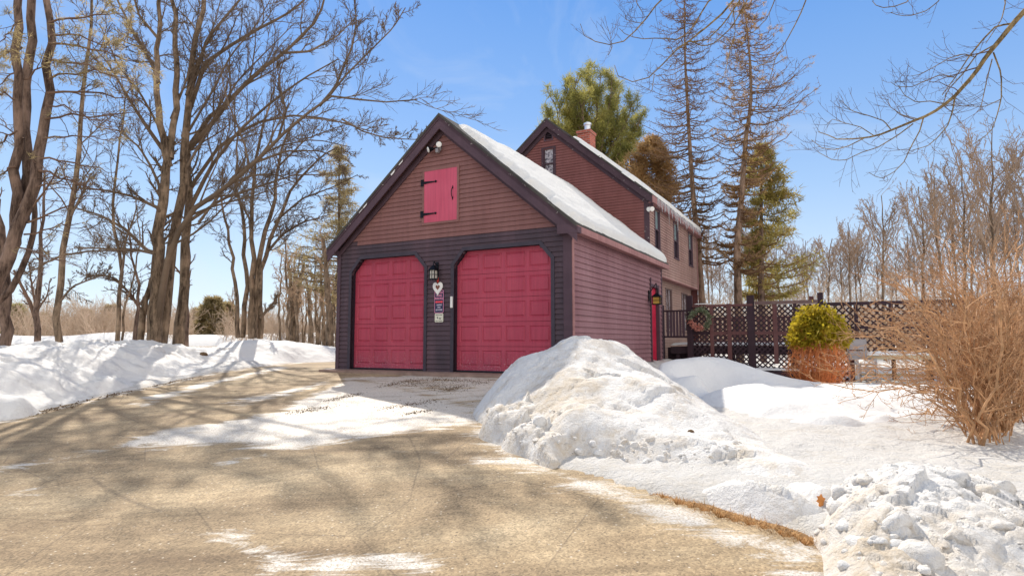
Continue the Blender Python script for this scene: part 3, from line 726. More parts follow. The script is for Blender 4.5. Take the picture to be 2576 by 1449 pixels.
for xe in (XL,XR):
    rake(xe,AX,RZ,SL,.055,YF-.01,YF+.03,.052,M['trim_worn'],'rake_cap',G)
    rake(xe,AX,RZ,SL,.15,YF,YF+.03,.109,M['trim'],'rake_board',G)
    rake(xe,AX,RZ,SL,.02,YF+.031,-.002,.054,M['trim'],'rake_soffit',G)
    rake(xe+(.16 if xe<0 else -.16),AX,RZ-.0,SL,.12,-.05,-.022,.20,M['trim'],'frieze_board',G)
zeL=RZ-abs(XL-AX)*SL
def eave(x_out,x_in,mat,nm):
    a,b=sorted((x_out,x_in)); ze=RZ-abs(x_out-AX)*SL
    mb=MB(); mb.box((a,YF+.035,EAVE-.0),(b,YB-.01,EAVE+.02)); 
    xo=(x_out,x_out+.025) if x_out>AX else (x_out-.025,x_out)
    mb.box((xo[0],YF+.001,EAVE-.02),(xo[1],YB,ze-.045)); mb.build(nm,mat,G)
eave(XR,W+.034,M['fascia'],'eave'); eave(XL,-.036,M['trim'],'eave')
# boxed returns at the front of each eave
zeR=RZ-abs(XR-AX)*SL
MB().prism([(XR+.03,EAVE-.03),(XR+.03,zeR-.06),(5.72,RZ-abs(5.72-AX)*SL-.30),(5.72,EAVE-.03)],YF-.006,-.034).build('eave_return',M['trim'],G)
MB().prism([(XL-.03,EAVE-.03),(XL-.03,zeL-.06),(.02,RZ-abs(.02-AX)*SL-.26),(.02,EAVE-.03)],YF-.006,-.036).build('eave_return',M['trim'],G)
# side door
sdoor=MB(); sdoor.box((W-.09,DY0+.03,.98),(W-.05,DY1-.02,DT-.03)); sd_=sdoor.build('side_door',M['reddoor'],G)
mb=MB(); mb.box((W-.1,DY1-.03,.95),(W+.038,DY1+.05,DT+.06)); mb.box((W-.1,DY0-.05,.95),(W+.05,DY0+.005,DT+.20)); mb.box((W-.1,DY0+.006,DT-.03),(W+.038,DY1-.031,DT+.05)); mb.build('door_frame',M['trim'],G)
MB().rod((W-.05,DY0+.12,1.95),(W-.0,DY0+.12,1.95),.03,n=10).build('door_handle',M['iron'],sd_)
# ---- roof snow of the garage: a thick rounded sheet on the right slope
def roof_snow(name,label,ax,rz,sl,xe,y0,y1,th,parent_org,edge,seed,mat=None,lift=.0):
    n=math.sqrt(1+sl*sl); Ls=abs(xe-ax)*n; sgn=1 if xe>ax else -1
    ss=np.arange(0,Ls+.05,.045); ys=np.arange(y0-.1,y1+.05,.06); S,Yy=np.meshgrid(ss,ys,indexing='ij'); s=S.ravel(); yv=Yy.ravel()
    # distance to the snow's own outline (s0(y)..s1(y), front edge slants)
    front_e=y0+edge[0]+edge[1]*np.exp(-s/.9)+.16*fbm(s*2.3,yv*0+seed,4)
    d=np.minimum.reduce([yv-front_e,s-edge[2]-.10*fbm(yv*1.3,yv*0+3,3),Ls-edge[3]-s+.09*fbm(yv*1.6,yv*0+8,4)-.03,y1-.02-yv])
    t=th*np.sqrt(np.clip(1-(1-np.clip(d/.22,0,1))**2,0,1))*(1+.25*fbm(s*.8,yv*.8,3)+.30*fbm(s*2.6,yv*1.2,3)*.5+.06*fbm(s*9,yv*9,3))
    t=np.where(d<0,-.03,t)+.004+lift
    X=ax+sgn*s/n+sgn*t*sl/n; Z=rz-s*sl/n+t/n
    P=np.column_stack([X,yv,Z]); Fq=grid_faces(len(ss),len(ys)); kp=(d[Fq]>-.06).any(1)
    w=ORG[None,:]+P[:,:1]*V[None,:]+P[:,1:2]*U[None,:]
    o=mesh_np(name,np.column_stack([w,P[:,2]]),Fq[kp],mat or M['snow_roof'],smooth=True,origin=loc2w(xe,(y0+y1)/2,rz-1)); tag(o,label,'snow'); return o
roof_snow('roof_snow','thick rippled sheet of snow on the right slope of the garage roof',AX,RZ,SL,XR,YF,YB,.135,None,(.14,.55,.10,.04),2)
for (t,w) in ((.30,.03),(.37,.05),(.62,.035),(.66,.02)):
    X=AX-(AX-XL)*t; MB().prism([(X,rooftop(X)-.085),(X-.12,rooftop(X-.12)-.085),(X-.10,rooftop(X-.10)-.085-w),(X-.02,rooftop(X-.02)-.085-w)],YF-.016,YF-.006).build('peeled_paint',M['white'],G)

# ================================================================ HOUSE
H=empty('house',loc2w(0,D,0),BR,'two storey reddish brown clapboard house behind the garage with a brick chimney','house')
hx0,hx1=-.82,5.60; hax=2.40; hrz=E_+7.10; hsl=.848; hd_=6.7
ovz=E_+2.0; hev=E_+4.30
def hsp(z):
    hw=(hrz-.05-z)/hsl; return [(max(hx0,hax-hw),min(hx1,hax+hw))]
hw0,hw1,hwb,hwt=2.20,2.64,E_+5.15,E_+6.12
vn0,vn1,vnb,vnt=2.29,2.55,E_+6.40,E_+6.76
def hsp2(z):
    (l,r),=hsp(z)
    if hwb<z<hwt: return [(l,hw0),(hw1,r)]
    if vnb<z<vnt: return [(l,vn0),(vn1,r)]
    return [(l,r)]
siding(front,.9,hrz-.06,.085,hsp2,M['house_gable'],'gable_wall',H)
w3=[(7.2-D,7.76-D),(9.55-D,10.17-D),(11.78-D,12.42-D)]; wz0,wz1=E_+2.78,E_+3.96
def hsr(z):
    if wz0<z<wz1:
        s=[];c=0.
        for a,b in w3: s.append((c,a)); c=b
        return s+[(c,hd_)]
    return [(0,hd_)]
siding(lambda a,o,z:(hx1+o,a,z),ovz,hev,.085,hsr,M['house_side'],'side_wall',H)
lowx=5.34
lw=[(2.75,3.55),(5.0,5.95)]; lz0,lz1=E_+.35,E_+1.72
def hlr(z):
    if lz0<z<lz1:
        s=[];c=0.
        for a,b in lw: s.append((c,a)); c=b
        return s+[(c,hd_-.02)]
    return [(0,hd_-.02)]
siding(lambda a,o,z:(lowx+o,a,z),.8,ovz,.085,hlr,M['house_low'],'lower_wall',H)
siding(lambda a,o,z:(a,hd_+o,z),.8,hrz-.06,.12,hsp,M['house_gable'],'rear_wall',H)
siding(lambda a,o,z:(hx0-o,a,z),.8,hev,.12,lambda z:[(0,hd_)],M['house_gable'],'side_wall',H)
mb=MB(); mb.box((lowx-.1,.02,ovz-.03),(hx1+.026,hd_+.02,ovz)); mb.build('overhang_soffit',M['fascia'],H)
def window(parent,mp,a,b,z0,z1,gl,glu,frame,mull=False,label=None):
    "double-hung window set in a wall: mp(a,out,z)"
    def bx(mb,a0,a1,o0,o1,q0,q1):
        vs=[mp(x,o,z) for z in (q0,q1) for (x,o) in ((a0,o0),(a1,o0),(a1,o1),(a0,o1))]
        mb.add(vs,[(3,2,1,0),(4,5,6,7),(0,1,5,4),(1,2,6,5),(2,3,7,6),(3,0,4,7)])
    t=.05; mb=MB(); bx(mb,a-.03,a+t-.01,-.06,.03,z0,z1); bx(mb,b-t+.01,b+.03,-.06,.03,z0,z1); bx(mb,a-.03,b+.03,-.06,.034,z1,z1+.05); bx(mb,a-.05,b+.05,-.06,.05,z0-.045,z0)
    w=mb.build('window',frame,parent)
    if label: w['label']=label
    zm=(z0+z1)/2; mb=MB(); bx(mb,a+t-.01,b-t+.01,-.02,.012,zm-.02,zm+.02)
    if mull: bx(mb,(a+b)/2-.02,(a+b)/2+.02,-.03,.008,z0,zm-.02); bx(mb,(a+b)/2-.02,(a+b)/2+.02,-.03,.008,zm+.02,z1)
    bx(mb,a+t-.01,a+t+.025,-.03,.010,z0,z1); bx(mb,b-t-.025,b-t+.01,-.03,.010,z0,z1)
    mb.build('sash',frame,w)
    mb=MB(); bx(mb,a+.02,b-.02,-.035,-.026,zm,z1); mb.build('pane',glu,w)
    mb=MB(); bx(mb,a+.02,b-.02,-.05,-.04,z0,zm); mb.build('pane',gl,w)
    return w
sm=lambda a,o,z:(hx1+o,a,z)
for a,b in w3: window(H,sm,a,b,wz0,wz1,M['glass_dark'],M['glass'],M['trim'])
lm=lambda a,o,z:(lowx+o,a,z)
for a,b in lw: window(H,lm,a,b,lz0,lz1,M['frost'],M['frost'],M['wood_top'],True)
window(H,lambda a,o,z:(a,-o,z),hw0,hw1,hwb,hwt,M['frost'],M['frost'],M['trim_worn'])
vt=MB(); vt.box((vn0-.03,-.03,vnb-.03),(vn0+.01,.0,vnt+.03)); vt.box((vn1-.01,-.03,vnb-.03),(vn1+.03,.0,vnt+.03)); vt.box((vn0+.01,-.03,vnt),(vn1-.01,0,vnt+.03)); vt.box((vn0+.01,-.03,vnb-.03),(vn1-.01,0,vnb))
vt=vt.build('gable_vent',M['trim'],H); mb=MB()
for k in range(5): z=vnb+.04+k*.065; mb.add([(vn0+.01,-.02,z-.02),(vn1-.01,-.02,z-.02),(vn1-.01,.03,z+.02),(vn0+.01,.03,z+.02)],[(0,1,2,3)])
mb.build('louver',M['trim_worn'],vt); MB().box((vn0,.04,vnb),(vn1,.05,vnt)).build('vent_back',M['jamb'],vt)
for s,xe in ((-1,hx0-.18),(1,hx1+.16)): roofslab(s,xe,'roof',M['shingle'],H,hax,hrz,hsl,-.16,hd_+.2)
for xe in (hx0-.18,hx1+.16):
    rake(xe,hax,hrz,hsl,.17,-.15,-.11,.052,M['trim_worn'],'rake_board',H)
    rake(xe,hax,hrz,hsl,.14,-.05,-.022,.19,M['trim_worn'],'frieze_board',H)
    rake(xe,hax,hrz,hsl,.015,-.109,-.004,.054,M['trim'],'rake_soffit',H)
he=hrz-(hx1+.16-hax)*hsl
mb=MB(); mb.box((hx1+.16,-.15,he-.25),(hx1+.185,hd_+.2,he-.05)); mb.box((hx1+.03,-.1,he-.25),(hx1+.16,hd_+.19,he-.23)); mb.build('eave',M['fascia'],H)
MB().box((hx1-.12,-.034,E_+.5),(hx1+.03,-.001,he-.2)).build('corner_board',M['trim_worn'],H)
MB().box((hx1+.001,hd_-.08,ovz),(hx1+.032,hd_+.03,he-.25)).build('corner_board',M['fascia'],H)
roof_snow('roof_snow','thin snow sheet with an icicle fringe on the right slope of the house roof',hax,hrz,hsl,hx1+.16,D-.15,D+hd_+.15,.10,None,(.02,.0,1.15,-.02),5)
roof_snow('roof_snow','snow patch left on the far slope of the house roof',hax,hrz,hsl,hx0-.18,D-.15,D+hd_+.15,.08,None,(.3,.1,1.2,.1),6)
# chimney
cxx,cyy=3.02,1.75; zb=hrz-1.2; zt=E_+7.10
mb=MB(); mb.box((cxx-.23,cyy-.26,zb),(cxx+.23,cyy+.26,zt-.1)); mb.box((cxx-.26,cyy-.29,zt-.1),(cxx+.26,cyy+.29,zt)); ch=mb.build('chimney',M['brick'],H,bevel=.008)
mb=MB(); mb.lathe((cxx+.05,cyy,zt),[(.10,0),(.10,.22),(.13,.23),(.13,.30),(.05,.34)],14); mb.build('flue',M['flue'],ch)
# icicles
random.seed(3)
proto=None; icl=[]
for k in range(44):
    yl=.35+k*.143+random.uniform(-.05,.05); L=random.choice([.12,.16,.2,.26,.32])*random.uniform(.8,1.2)
    if k in (9,17): L=.62
    if proto is None:
        mb=MB(); mb.lathe((0,0,0),[(.002,-1.),(.012,-.8),(.02,-.5),(.032,-.15),(.045,0)],7); proto=mb.build('icicle',M['ice'],smooth=True); o=proto
    else: o=proto.copy(); COL.objects.link(o)
    p=loc2w(hx1+.20,D+yl,he-.06); o.location=tuple(p); o.scale=(random.uniform(.4,.7),)*2+(L,)
    tag(o,'clear icicle hanging from the eave of the house','icicle','icicles along the house eave')
# ================================================================ THINGS ON THE FACADE
def onf(name,X,Z,label,cat,out=.02,plane=0.): return empty(name,loc2w(X,plane-out,Z),BR,label,cat)
# flood light on the gable
fl_=onf('floodlight',2.86,E_+4.17,'twin security floodlight high in the garage gable','floodlight')
MB().lathe((0,-.0,0),[(.055,0),(.055,-.03),(.03,-.05)],14,'y').build('mount',M['metal_grey'],fl_)
MB().box((-.05,-.10,-.10),(.03,-.03,-.0)).build('sensor',M['metal_grey'],fl_,bevel=.01)
def head(mb_parent,c,d):
    c=Vector(c); d=Vector(d).normalized()
    mb=MB(); mb.rod((0,-.05,.02),c,.016,n=8); mb.rod(c,c+d*.05,.03,.045,12); mb.rod(c+d*.05,c+d*.12,.045,.072,14); a=mb.build('lamp_head',M['iron'],mb_parent)
    mb=MB(); mb.rod(c+d*.115,c+d*.135,.068,.05,14); mb.build('lens',M['white'],a,smooth=False)
head(fl_,(-.10,-.09,.0),(-.5,-.55,-.25)); head(fl_,(.07,-.08,.05),(.3,-.8,-.15))
# flood light on the house corner
f2=empty('floodlight',loc2w(5.62,D-.01,he-.42),BR,'white floodlight under the eave at the near corner of the house','floodlight')
mb=MB(); mb.rod((0,0,0),(.05,-.05,0),.05,n=12); mb.build('mount',M['white'],f2)
for q,dx in ((-.02,-.03),(.10,.08)):
    mb=MB(); mb.rod((.05,-.04,0),(.05+dx,-.12,-.03),.04,.07,12); mb.build('lamp_head',M['white'],f2)
# lantern between doors
la=onf('wall_lantern',2.84,E_+1.36,'black wall lantern on the pier between the garage doors','wall lantern')
def lantern(root,s,gl):
    mb=MB(); mb.box((-.03*s,-.03,.05),(.03*s,.0,.33)); mb.rod((0,-.02,.24),(0,-.14*s,.34*s),.012,n=8); mb.rod((0,-.14*s,.34*s),(0,-.17*s,.22),.012,n=8); mb.build('bracket',M['iron'],root,bevel=.004)
    cy=-.15*s; h=.075*s
    MB().add([(-h*1.15,cy-h*1.15,.14),(h*1.15,cy-h*1.15,.14),(h*1.15,cy+h*1.15,.14),(-h*1.15,cy+h*1.15,.14),(-.02,cy-.02,.25),(.02,cy-.02,.25),(.02,cy+.02,.25),(-.02,cy+.02,.25)],
      [(3,2,1,0),(4,5,6,7),(0,1,5,4),(1,2,6,5),(2,3,7,6),(3,0,4,7)]).build('cap',M['iron'],root)
    mb=MB()
    for a in (-1,1):
        for b in (-1,1): mb.box((a*h*.85-.007,cy+b*h*.85-.007,-.04),(a*h*.85+.007,cy+b*h*.85+.007,.14))
    for z in (-.045,.045): mb.box((-h*.9,cy-h*.9,z),(h*.9,cy-h*.8,z+.010)); mb.box((h*.8,cy-h*.799,z),(h*.9,cy+h*.9,z+.010)); mb.box((-h*.9,cy-h*.799,z),(-h*.8,cy+h*.9,z+.01))
    mb.box((-.006,cy-h*.9,-.034),(.006,cy-h*.8,.044)); mb.box((-.006,cy-h*.9,.056),(.006,cy-h*.8,.139)); mb.box((-h,cy-h,-.06),(h,cy+h,-.046)); mb.build('cage',M['iron'],root)
    MB().box((-h*.74,cy-h*.74,-.044),(h*.74,cy+h*.74,.138)).build('glass',gl,root)
lantern(la,.98,M['lampglass'])
l2=empty('wall_lantern',loc2w(W+.02,5.22,E_+1.02),BR+math.pi/2,'black carriage lantern with amber glass beside the red side door','wall lantern')
lantern(l2,1.5,M['glass_amber'])
# heart
def heart_pts(s,n=40):
    o=[]
    for i in range(n):
        t=2*math.pi*i/n; o.append((s*16*math.sin(t)**3/17,s*(13*math.cos(t)-5*math.cos(2*t)-2*math.cos(3*t)-math.cos(4*t))/15))
    return o
hr=onf('heart_ornament',2.87,E_+1.135,'white wooden heart with a rusty centre hung on a red cord above the signs','ornament',.04)
A_=heart_pts(.135); B_=heart_pts(.062); A_=[(x,z*1.12) for x,z in A_]; n=len(A_)
vs=[(x,-.02,z) for x,z in A_]+[(x,-.02,z+.01) for x,z in B_]+[(x,0,z) for x,z in A_]+[(x,0,z+.01) for x,z in B_]; fs=[]
for i in range(n): j=(i+1)%n; fs+=[(i,j,n+j,n+i),(2*n+j,2*n+i,i,j),(n+i,n+j,3*n+j,3*n+i),(2*n+i,2*n+j,3*n+j,3*n+i)]
MB().add(vs,fs).build('heart_frame',M['white'],hr)
MB().prism([(x,z+.01) for x,z in heart_pts(.064)],-.006,-.002).build('inner_heart',M['grille'],hr)
mb=MB(); mb.rod((0,-.01,.10),(.01,-.01,.22),.008,n=6); mb.rod((-.005,-.02,.13),(.015,-.02,.19),.02,.012,8); mb.rod((.02,-.02,.13),(.0,-.02,.17),.016,.01,8); mb.build('cord',M['redribbon'],hr)
def rrect(w,h,r,n=5):
    o=[]
    for cx,cz,a0 in ((w/2-r,h/2-r,0),(-w/2+r,h/2-r,90),(-w/2+r,-h/2+r,180),(w/2-r,-h/2+r,270)):
        for k in range(n+1): a=math.radians(a0+90*k/n); o.append((cx+r*math.cos(a),cz+r*math.sin(a)))
    return o[::-1]
def textmesh(s,size,mat,parent,x,y,z,name='lettering',sx=1.):
    cu=bpy.data.curves.new('t','FONT'); cu.body=s; cu.size=size; cu.align_x='CENTER'; cu.align_y='CENTER'; cu.extrude=.0015; cu.offset=.0012
    to=bpy.data.objects.new('t',cu); COL.objects.link(to); dg=bpy.context.evaluated_depsgraph_get(); me=bpy.data.meshes.new_from_object(to.evaluated_get(dg)); bpy.data.objects.remove(to)
    me.materials.clear(); me.materials.append(mat); o=bpy.data.objects.new(name,me); COL.objects.link(o); o.parent=parent; o.location=(x,y,z); o.rotation_euler=(math.pi/2,0,0); o.scale=(sx,1,1); return o
s1=onf('parking_sign',2.895,E_+.845,'navy parking sign with pink border hanging below the heart ornament','sign',.025)
MB().prism(rrect(.245,.50,.03),-.008,0).build('plate',M['navy'],s1)
o_=rrect(.235,.49,.028); i_=rrect(.215,.47,.022); n=len(o_)
MB().add([(x,-.0105,z) for x,z in o_]+[(x,-.0105,z) for x,z in i_],[(i,(i+1)%n,n+(i+1)%n,n+i) for i in range(n)]).build('border',M['pink'],s1)
for t,sz,m_,z in (('RED SOX',.058,'pink',.19),('FANS',.072,'pink',.125),('PARKING',.062,'pink',.06),('YANKEES',.040,'paleprint',-.075),('FANS',.040,'paleprint',-.125),('GO HOME',.046,'paleprint',-.18)): textmesh(t,sz,M[m_],s1,0,-.0105,z,sx=.82)
MB().prism([(-.10,-.01),(-.065,.022),(-.065,.008),(.065,.008),(.065,.022),(.10,-.01),(.065,-.042),(.065,-.026),(-.065,-.026),(-.065,-.042)][::-1],-.0125,-.009).build('arrow',M['redprint'],s1)
s2=onf('notice_plate',2.895,E_+.500,'small cream plate with dark print below the parking sign','sign',.025)
MB().prism(rrect(.215,.175*1.05,.02),-.008,0).build('plate',M['cream'],s2)
mb=MB()
for z,ws in ((.062,((-.085,-.03),(-.02,.0),(.012,.085))),(-.066,((-.085,-.045),(-.035,-.015),(-.005,.085)))):
    for a,b in ws: mb.box((a,-.0105,z-.006),(b,-.0078,z+.006))
mb.build('print',M['darkprint'],s2)
mb=MB(); mb.bar((-.045,-.0095,.03),(-.03,-.0095,-.02),.012,.003,(0,1,0)); mb.bar((-.05,-.0095,.0),(-.02,-.0095,-.008),.01,.003,(0,1,0)); mb.bar((0,-.0095,.0),(.05,-.0095,-.03),.012,.003,(0,1,0)); mb.bar((.01,-.0095,-.032),(.06,-.0095,.0),.01,.003,(0,1,0)); mb.build('figures',M['darkprint'],s2)
kp=onf('door_keypad',3.225,E_+.82,'slim white opener keypad on the left trim of the right garage door','keypad',.037)
MB().box((-.028,-.03,-.12),(.028,0,.12)).build('housing',M['white'],kp,bevel=.008)
# ================================================================ VEGETATION TOOLS
def tubes(P,R,S):
    "P (n,k,3), R (n,k): swept tubes -> verts, quads"
    n,k,_=P.shape; T=np.gradient(P,axis=1); T/=np.linalg.norm(T,axis=2,keepdims=True)+1e-9
    d=P[:,-1]-P[:,0]; d/=np.linalg.norm(d,axis=1,keepdims=True)+1e-9
    ref=np.where(np.abs(d[:,2:3])>.8,np.array([[1.,0,0]]),np.array([[0,0,1.]]))[:,None,:]
    a=np.cross(T,ref); a/=np.linalg.norm(a,axis=2,keepdims=True)+1e-9; b=np.cross(T,a)
    th=np.arange(S)*2*np.pi/S
    Vv=P[:,:,None,:]+R[:,:,None,None]*(a[:,:,None,:]*np.cos(th)[None,None,:,None]+b[:,:,None,:]*np.sin(th)[None,None,:,None])
    base=(np.arange(n)*k*S)[:,None,None]+(np.arange(k-1)*S)[None,:,None]; s=np.arange(S)[None,None,:]; s2=(s+1)%S
    Fq=np.stack([base+s,base+s2,base+S+s2,base+S+s],-1).reshape(-1,4)
    return Vv.reshape(-1,3),Fq
class Geo:
    def __init__(s): s.V=[]; s.Q=[]; s.T=[]; s.n=0
    def tube(s,P,R,S=4):
        v,f=tubes(P,R,S); s.V.append(v); s.Q.append(f+s.n); s.n+=len(v)
    def tris(s,v):
        "v (m,3,3)"
        m=len(v); s.V.append(v.reshape(-1,3)); s.T.append(np.arange(m*3).reshape(-1,3)+s.n); s.n+=m*3
    def quads(s,v):
        m=len(v); s.V.append(v.reshape(-1,3)); s.Q.append(np.arange(m*4).reshape(-1,4)+s.n); s.n+=m*4
    def build(s,name,mat,parent,origin,smooth=True):
        fs=[]
        if s.Q: fs.append(np.concatenate(s.Q))
        if s.T: fs.append(np.concatenate(s.T))
        return mesh_np(name,np.concatenate(s.V),fs,mat,parent,smooth,origin)
def resample(pts,k):
    pts=np.asarray(pts,float); d=np.r_[0,np.cumsum(np.linalg.norm(np.diff(pts,axis=0),axis=1))]; t=np.linspace(0,d[-1],k)
    return np.stack([np.interp(t,d,pts[:,i]) for i in range(3)],1)
def limb(pix,y0,y1,w0,w1,k=14,wig=.0):
    "pixel polyline, forward distance from y0 to y1, width in photo pixels from w0 to w1"
    pix=np.array(pix,float); m=len(pix); Y=np.linspace(y0,y1,m); P=at(pix[:,0],pix[:,1],Y); P=resample(P,k)
    R=np.linspace(w0,w1,k)/2/F*np.linspace(y0,y1,k)
    if wig: P[1:-1]+=rng.normal(0,wig,(k-2,3))
    return P,R
def spawn(P,R,n,ratio,ang,K=5,up=.0,upc=.0,wig=.12,t0=.15,t1=1.,rr=.55,rmin=.003,taper=.35,flat=None,absL=None,decay=.5,down=None):
    N0,K0,_=P.shape; plen=np.linalg.norm(np.diff(P,axis=1),axis=2).sum(1)
    t=t0+(t1-t0)*(np.arange(n)[None,:]+rng.random((N0,n)))/n
    f=t*(K0-1); i=np.minimum(f.astype(int),K0-2); fr=(f-i)[...,None]; ar=np.arange(N0)[:,None]
    pos=P[ar,i]*(1-fr)+P[ar,i+1]*fr; tan=P[ar,i+1]-P[ar,i]; tan/=np.linalg.norm(tan,axis=2,keepdims=True)+1e-9
    r=R[ar,i]*(1-fr[...,0])+R[ar,i+1]*fr[...,0]
    q=rng.normal(size=tan.shape); q-=tan*(q*tan).sum(2,keepdims=True); q/=np.linalg.norm(q,axis=2,keepdims=True)+1e-9
    if flat: q[...,2]*=flat; q/=np.linalg.norm(q,axis=2,keepdims=True)+1e-9
    a=np.radians(ang[0]+(ang[1]-ang[0])*rng.random(t.shape))[...,None]
    d=np.cos(a)*tan+np.sin(a)*q; d[...,2]+=up; d/=np.linalg.norm(d,axis=2,keepdims=True)
    L=(absL if absL is not None else plen[:,None]*ratio)*(1-decay*t)*(.55+.65*rng.random(t.shape))
    r0=np.maximum(np.minimum(r*rr*(.7+.5*rng.random(t.shape)),r*.9),rmin)
    M_=N0*n; pos=pos.reshape(M_,3); d=d.reshape(M_,3); L=L.reshape(M_); r0=r0.reshape(M_)
    out=np.zeros((M_,K,3)); out[:,0]=pos
    for k in range(1,K):
        d=d+rng.normal(0,wig,d.shape); d[:,2]+=upc; d/=np.linalg.norm(d,axis=1,keepdims=True); out[:,k]=out[:,k-1]+d*(L/(K-1))[:,None]
    RR=r0[:,None]*np.linspace(1,taper,K)[None,:]; RR=np.maximum(RR,rmin*.6)
    return out,RR
def cat(*prs):
    return np.concatenate([p[0] for p in prs]),np.concatenate([p[1] for p in prs])
def tufts(P,n,size,spread=.3,k=3,droop=0.,t0=.3,w=.12,flat=1.):
    "needle tufts along branches: thin triangles fanning round points of the paths"
    N0,K0,_=P.shape; t=t0+(1-t0)*rng.random((N0,n)); f=t*(K0-1); i=np.minimum(f.astype(int),K0-2); fr=(f-i)[...,None]; ar=np.arange(N0)[:,None]
    pos=(P[ar,i]*(1-fr)+P[ar,i+1]*fr).reshape(-1,3); tan=(P[ar,i+1]-P[ar,i]).reshape(-1,3); tan/=np.linalg.norm(tan,axis=1,keepdims=True)+1e-9
    pos=np.repeat(pos,k,0)+rng.normal(0,spread*size*.5,(len(pos)*k,3)); tan=np.repeat(tan,k,0)
    d=tan*.7+rng.normal(0,.8,tan.shape)*np.array([1,1,flat]); d[:,2]-=droop; d/=np.linalg.norm(d,axis=1,keepdims=True)
    s=np.cross(d,rng.normal(size=d.shape)); s/=np.linalg.norm(s,axis=1,keepdims=True)+1e-9
    L=size*(.6+.8*rng.random(len(pos)))[:,None]
    return np.stack([pos-s*w*L,pos+s*w*L,pos+d*L],1)
def bare_tree(name,label,mains,kids,barkm,twigm,twig_len=1.,S0=10,group=None,cat_='tree',dens=1.,rmin=.004,up=.12,first=None,origin=None):
    """mains: list of (P,R) trunk stems; kids: list of (P,R) big limbs drawn from the photograph"""
    base=mains[0][0][0] if origin is None else np.asarray(origin)
    root=empty(name,base,0,label,cat_,group)
    g=Geo()
    for P,R in mains: g.tube(P[None],R[None],S0)
    g.build('trunk',barkm,root,base)
    g=Geo()
    for P,R in kids: g.tube(P[None],R[None],7)
    allP=[(P[None],R[None]) for P,R in kids]
    K=14
    def same(l): return (np.stack([resample(p,K) for p,_ in l]),np.stack([np.interp(np.linspace(0,1,K),np.linspace(0,1,len(r)),r) for _,r in l]))
    src=list(kids); 
    lv=same(src) if src else None
    l1=[]
    if lv is not None: l1.append(spawn(*lv,max(1,int(13*dens)),.32,(25,60),6,up,.06,.14,.15,1.,.5,rmin*1.6,absL=None))
    if mains:
        mv=same(mains); l1.append(spawn(*mv,max(1,int(12*dens)),.22,(35,70),6,up,.07,.14,.38,1.,.3,rmin*1.6))
    L1=cat(*l1); L1[0][:]*1.
    g.tube(*L1,5)
    L2=spawn(*L1,max(1,int(8*dens)),.50*twig_len,(22,60),5,up*.6,.05,.16,.15,1.,.6,rmin*1.2); g.tube(*L2,4)
    L3=spawn(*L2,max(1,int(6*dens)),.58*twig_len,(20,55),4,up*.3,.04,.18,.1,1.,.7,rmin); g.tube(*L3,3)
    g.build('branches',twigm,root,base)
    return root
def cp_tree(root,loc,rz,sc_=1.,label=None,group=None):
    o=root.copy(); COL.objects.link(o); o.location=tuple(float(q) for q in loc); o.rotation_euler=(0,0,rz); o.scale=(sc_,)*3 if not hasattr(sc_,'__len__') else sc_
    if label: o['label']=label
    if group: o['group']=group
    for ch in root.children:
        c=ch.copy(); COL.objects.link(c); c.parent=o
    return o
# ================================================================ LEFT TREES
DM=16.5
mains=[limb([(388,866),(392,760),(402,602),(411,502),(425,402),(428,345)],DM,DM,36,18,wig=.03),
 limb([(405,868),(428,669),(445,569),(462,469),(468,335),(475,201),(495,100),(512,0),(520,-120)],DM+.5,DM+1,28,9,wig=.03),
 limb([(448,870),(462,736),(468,602),(475,502),(472,402),(482,348),(522,301),(569,261)],DM+1,DM+1.5,28,9,wig=.03),
 limb([(352,862),(360,790),(385,700),(395,640)],DM,DM+.2,18,12,wig=.02),
 limb([(425,420),(402,301),(395,167),(402,67),(405,-60)],DM,DM-1,19,8,wig=.03),
 limb([(428,400),(436,320),(445,235),(440,134),(435,0),(430,-120)],DM,DM+1,18,8,wig=.03)]
kids=[limb([(399,800),(411,715),(428,622),(482,529),(535,495),(582,462),(649,402),(702,348),(749,301),(803,268),(836,241),(863,244),(917,254),(984,258),(1050,251)],DM,DM-2.5,18,2.5),
 limb([(803,268),(843,221),(870,154),(886,120),(897,54),(890,-10)],DM-1.6,DM-2,8,3),
 limb([(830,240),(870,190),(930,130),(990,70),(1020,20)],DM-1.7,DM-2.4,6,2.5),
 limb([(860,300),(910,330),(960,345),(1010,350),(1060,352)],DM-1.7,DM-2.4,5,2),
 limb([(470,380),(515,335),(582,248),(649,181),(716,134),(769,80),(803,47),(820,-20)],DM+1,DM,14,5),
 limb([(470,300),(515,160),(582,114),(649,74),(716,40),(769,0),(800,-40)],DM+1,DM+1.5,12,4),
 limb([(475,250),(520,100),(570,40),(620,-20)],DM+1,DM+2,10,5),
 limb([(480,520),(530,420),(600,330),(680,260),(760,200),(850,150)],DM+1,DM-1,11,3),
 limb([(480,470),(550,370),(640,310),(740,290),(830,300),(930,330)],DM+1.2,DM+2,10,2.5),
 limb([(470,560),(560,500),(650,470),(740,440),(820,440)],DM+1.2,DM+2.5,9,2.5),
 limb([(408,375),(375,328),(348,288),(308,221),(268,154),(234,120)],DM,DM-1,11,3),
 limb([(400,210),(385,167),(355,114),(328,67),(295,0),(280,-30)],DM-.5,DM,10,4),
 limb([(405,540),(395,522),(335,495),(268,479),(200,475)],DM,DM-1.2,10,3),
 limb([(400,640),(368,629),(315,576),(254,542),(187,522)],DM,DM+1,11,3),
 limb([(398,640),(340,628),(270,626),(187,622)],DM,DM+1.5,8,3),
 limb([(415,500),(380,420),(350,370),(300,330),(240,320)],DM,DM+1,8,2.5),
 limb([(400,100),(350,40),(330,-30)],DM-.5,DM-1,8,4),
 limb([(360,790),(330,742),(290,700),(250,690),(215,700)],DM,DM-1,8,3)]
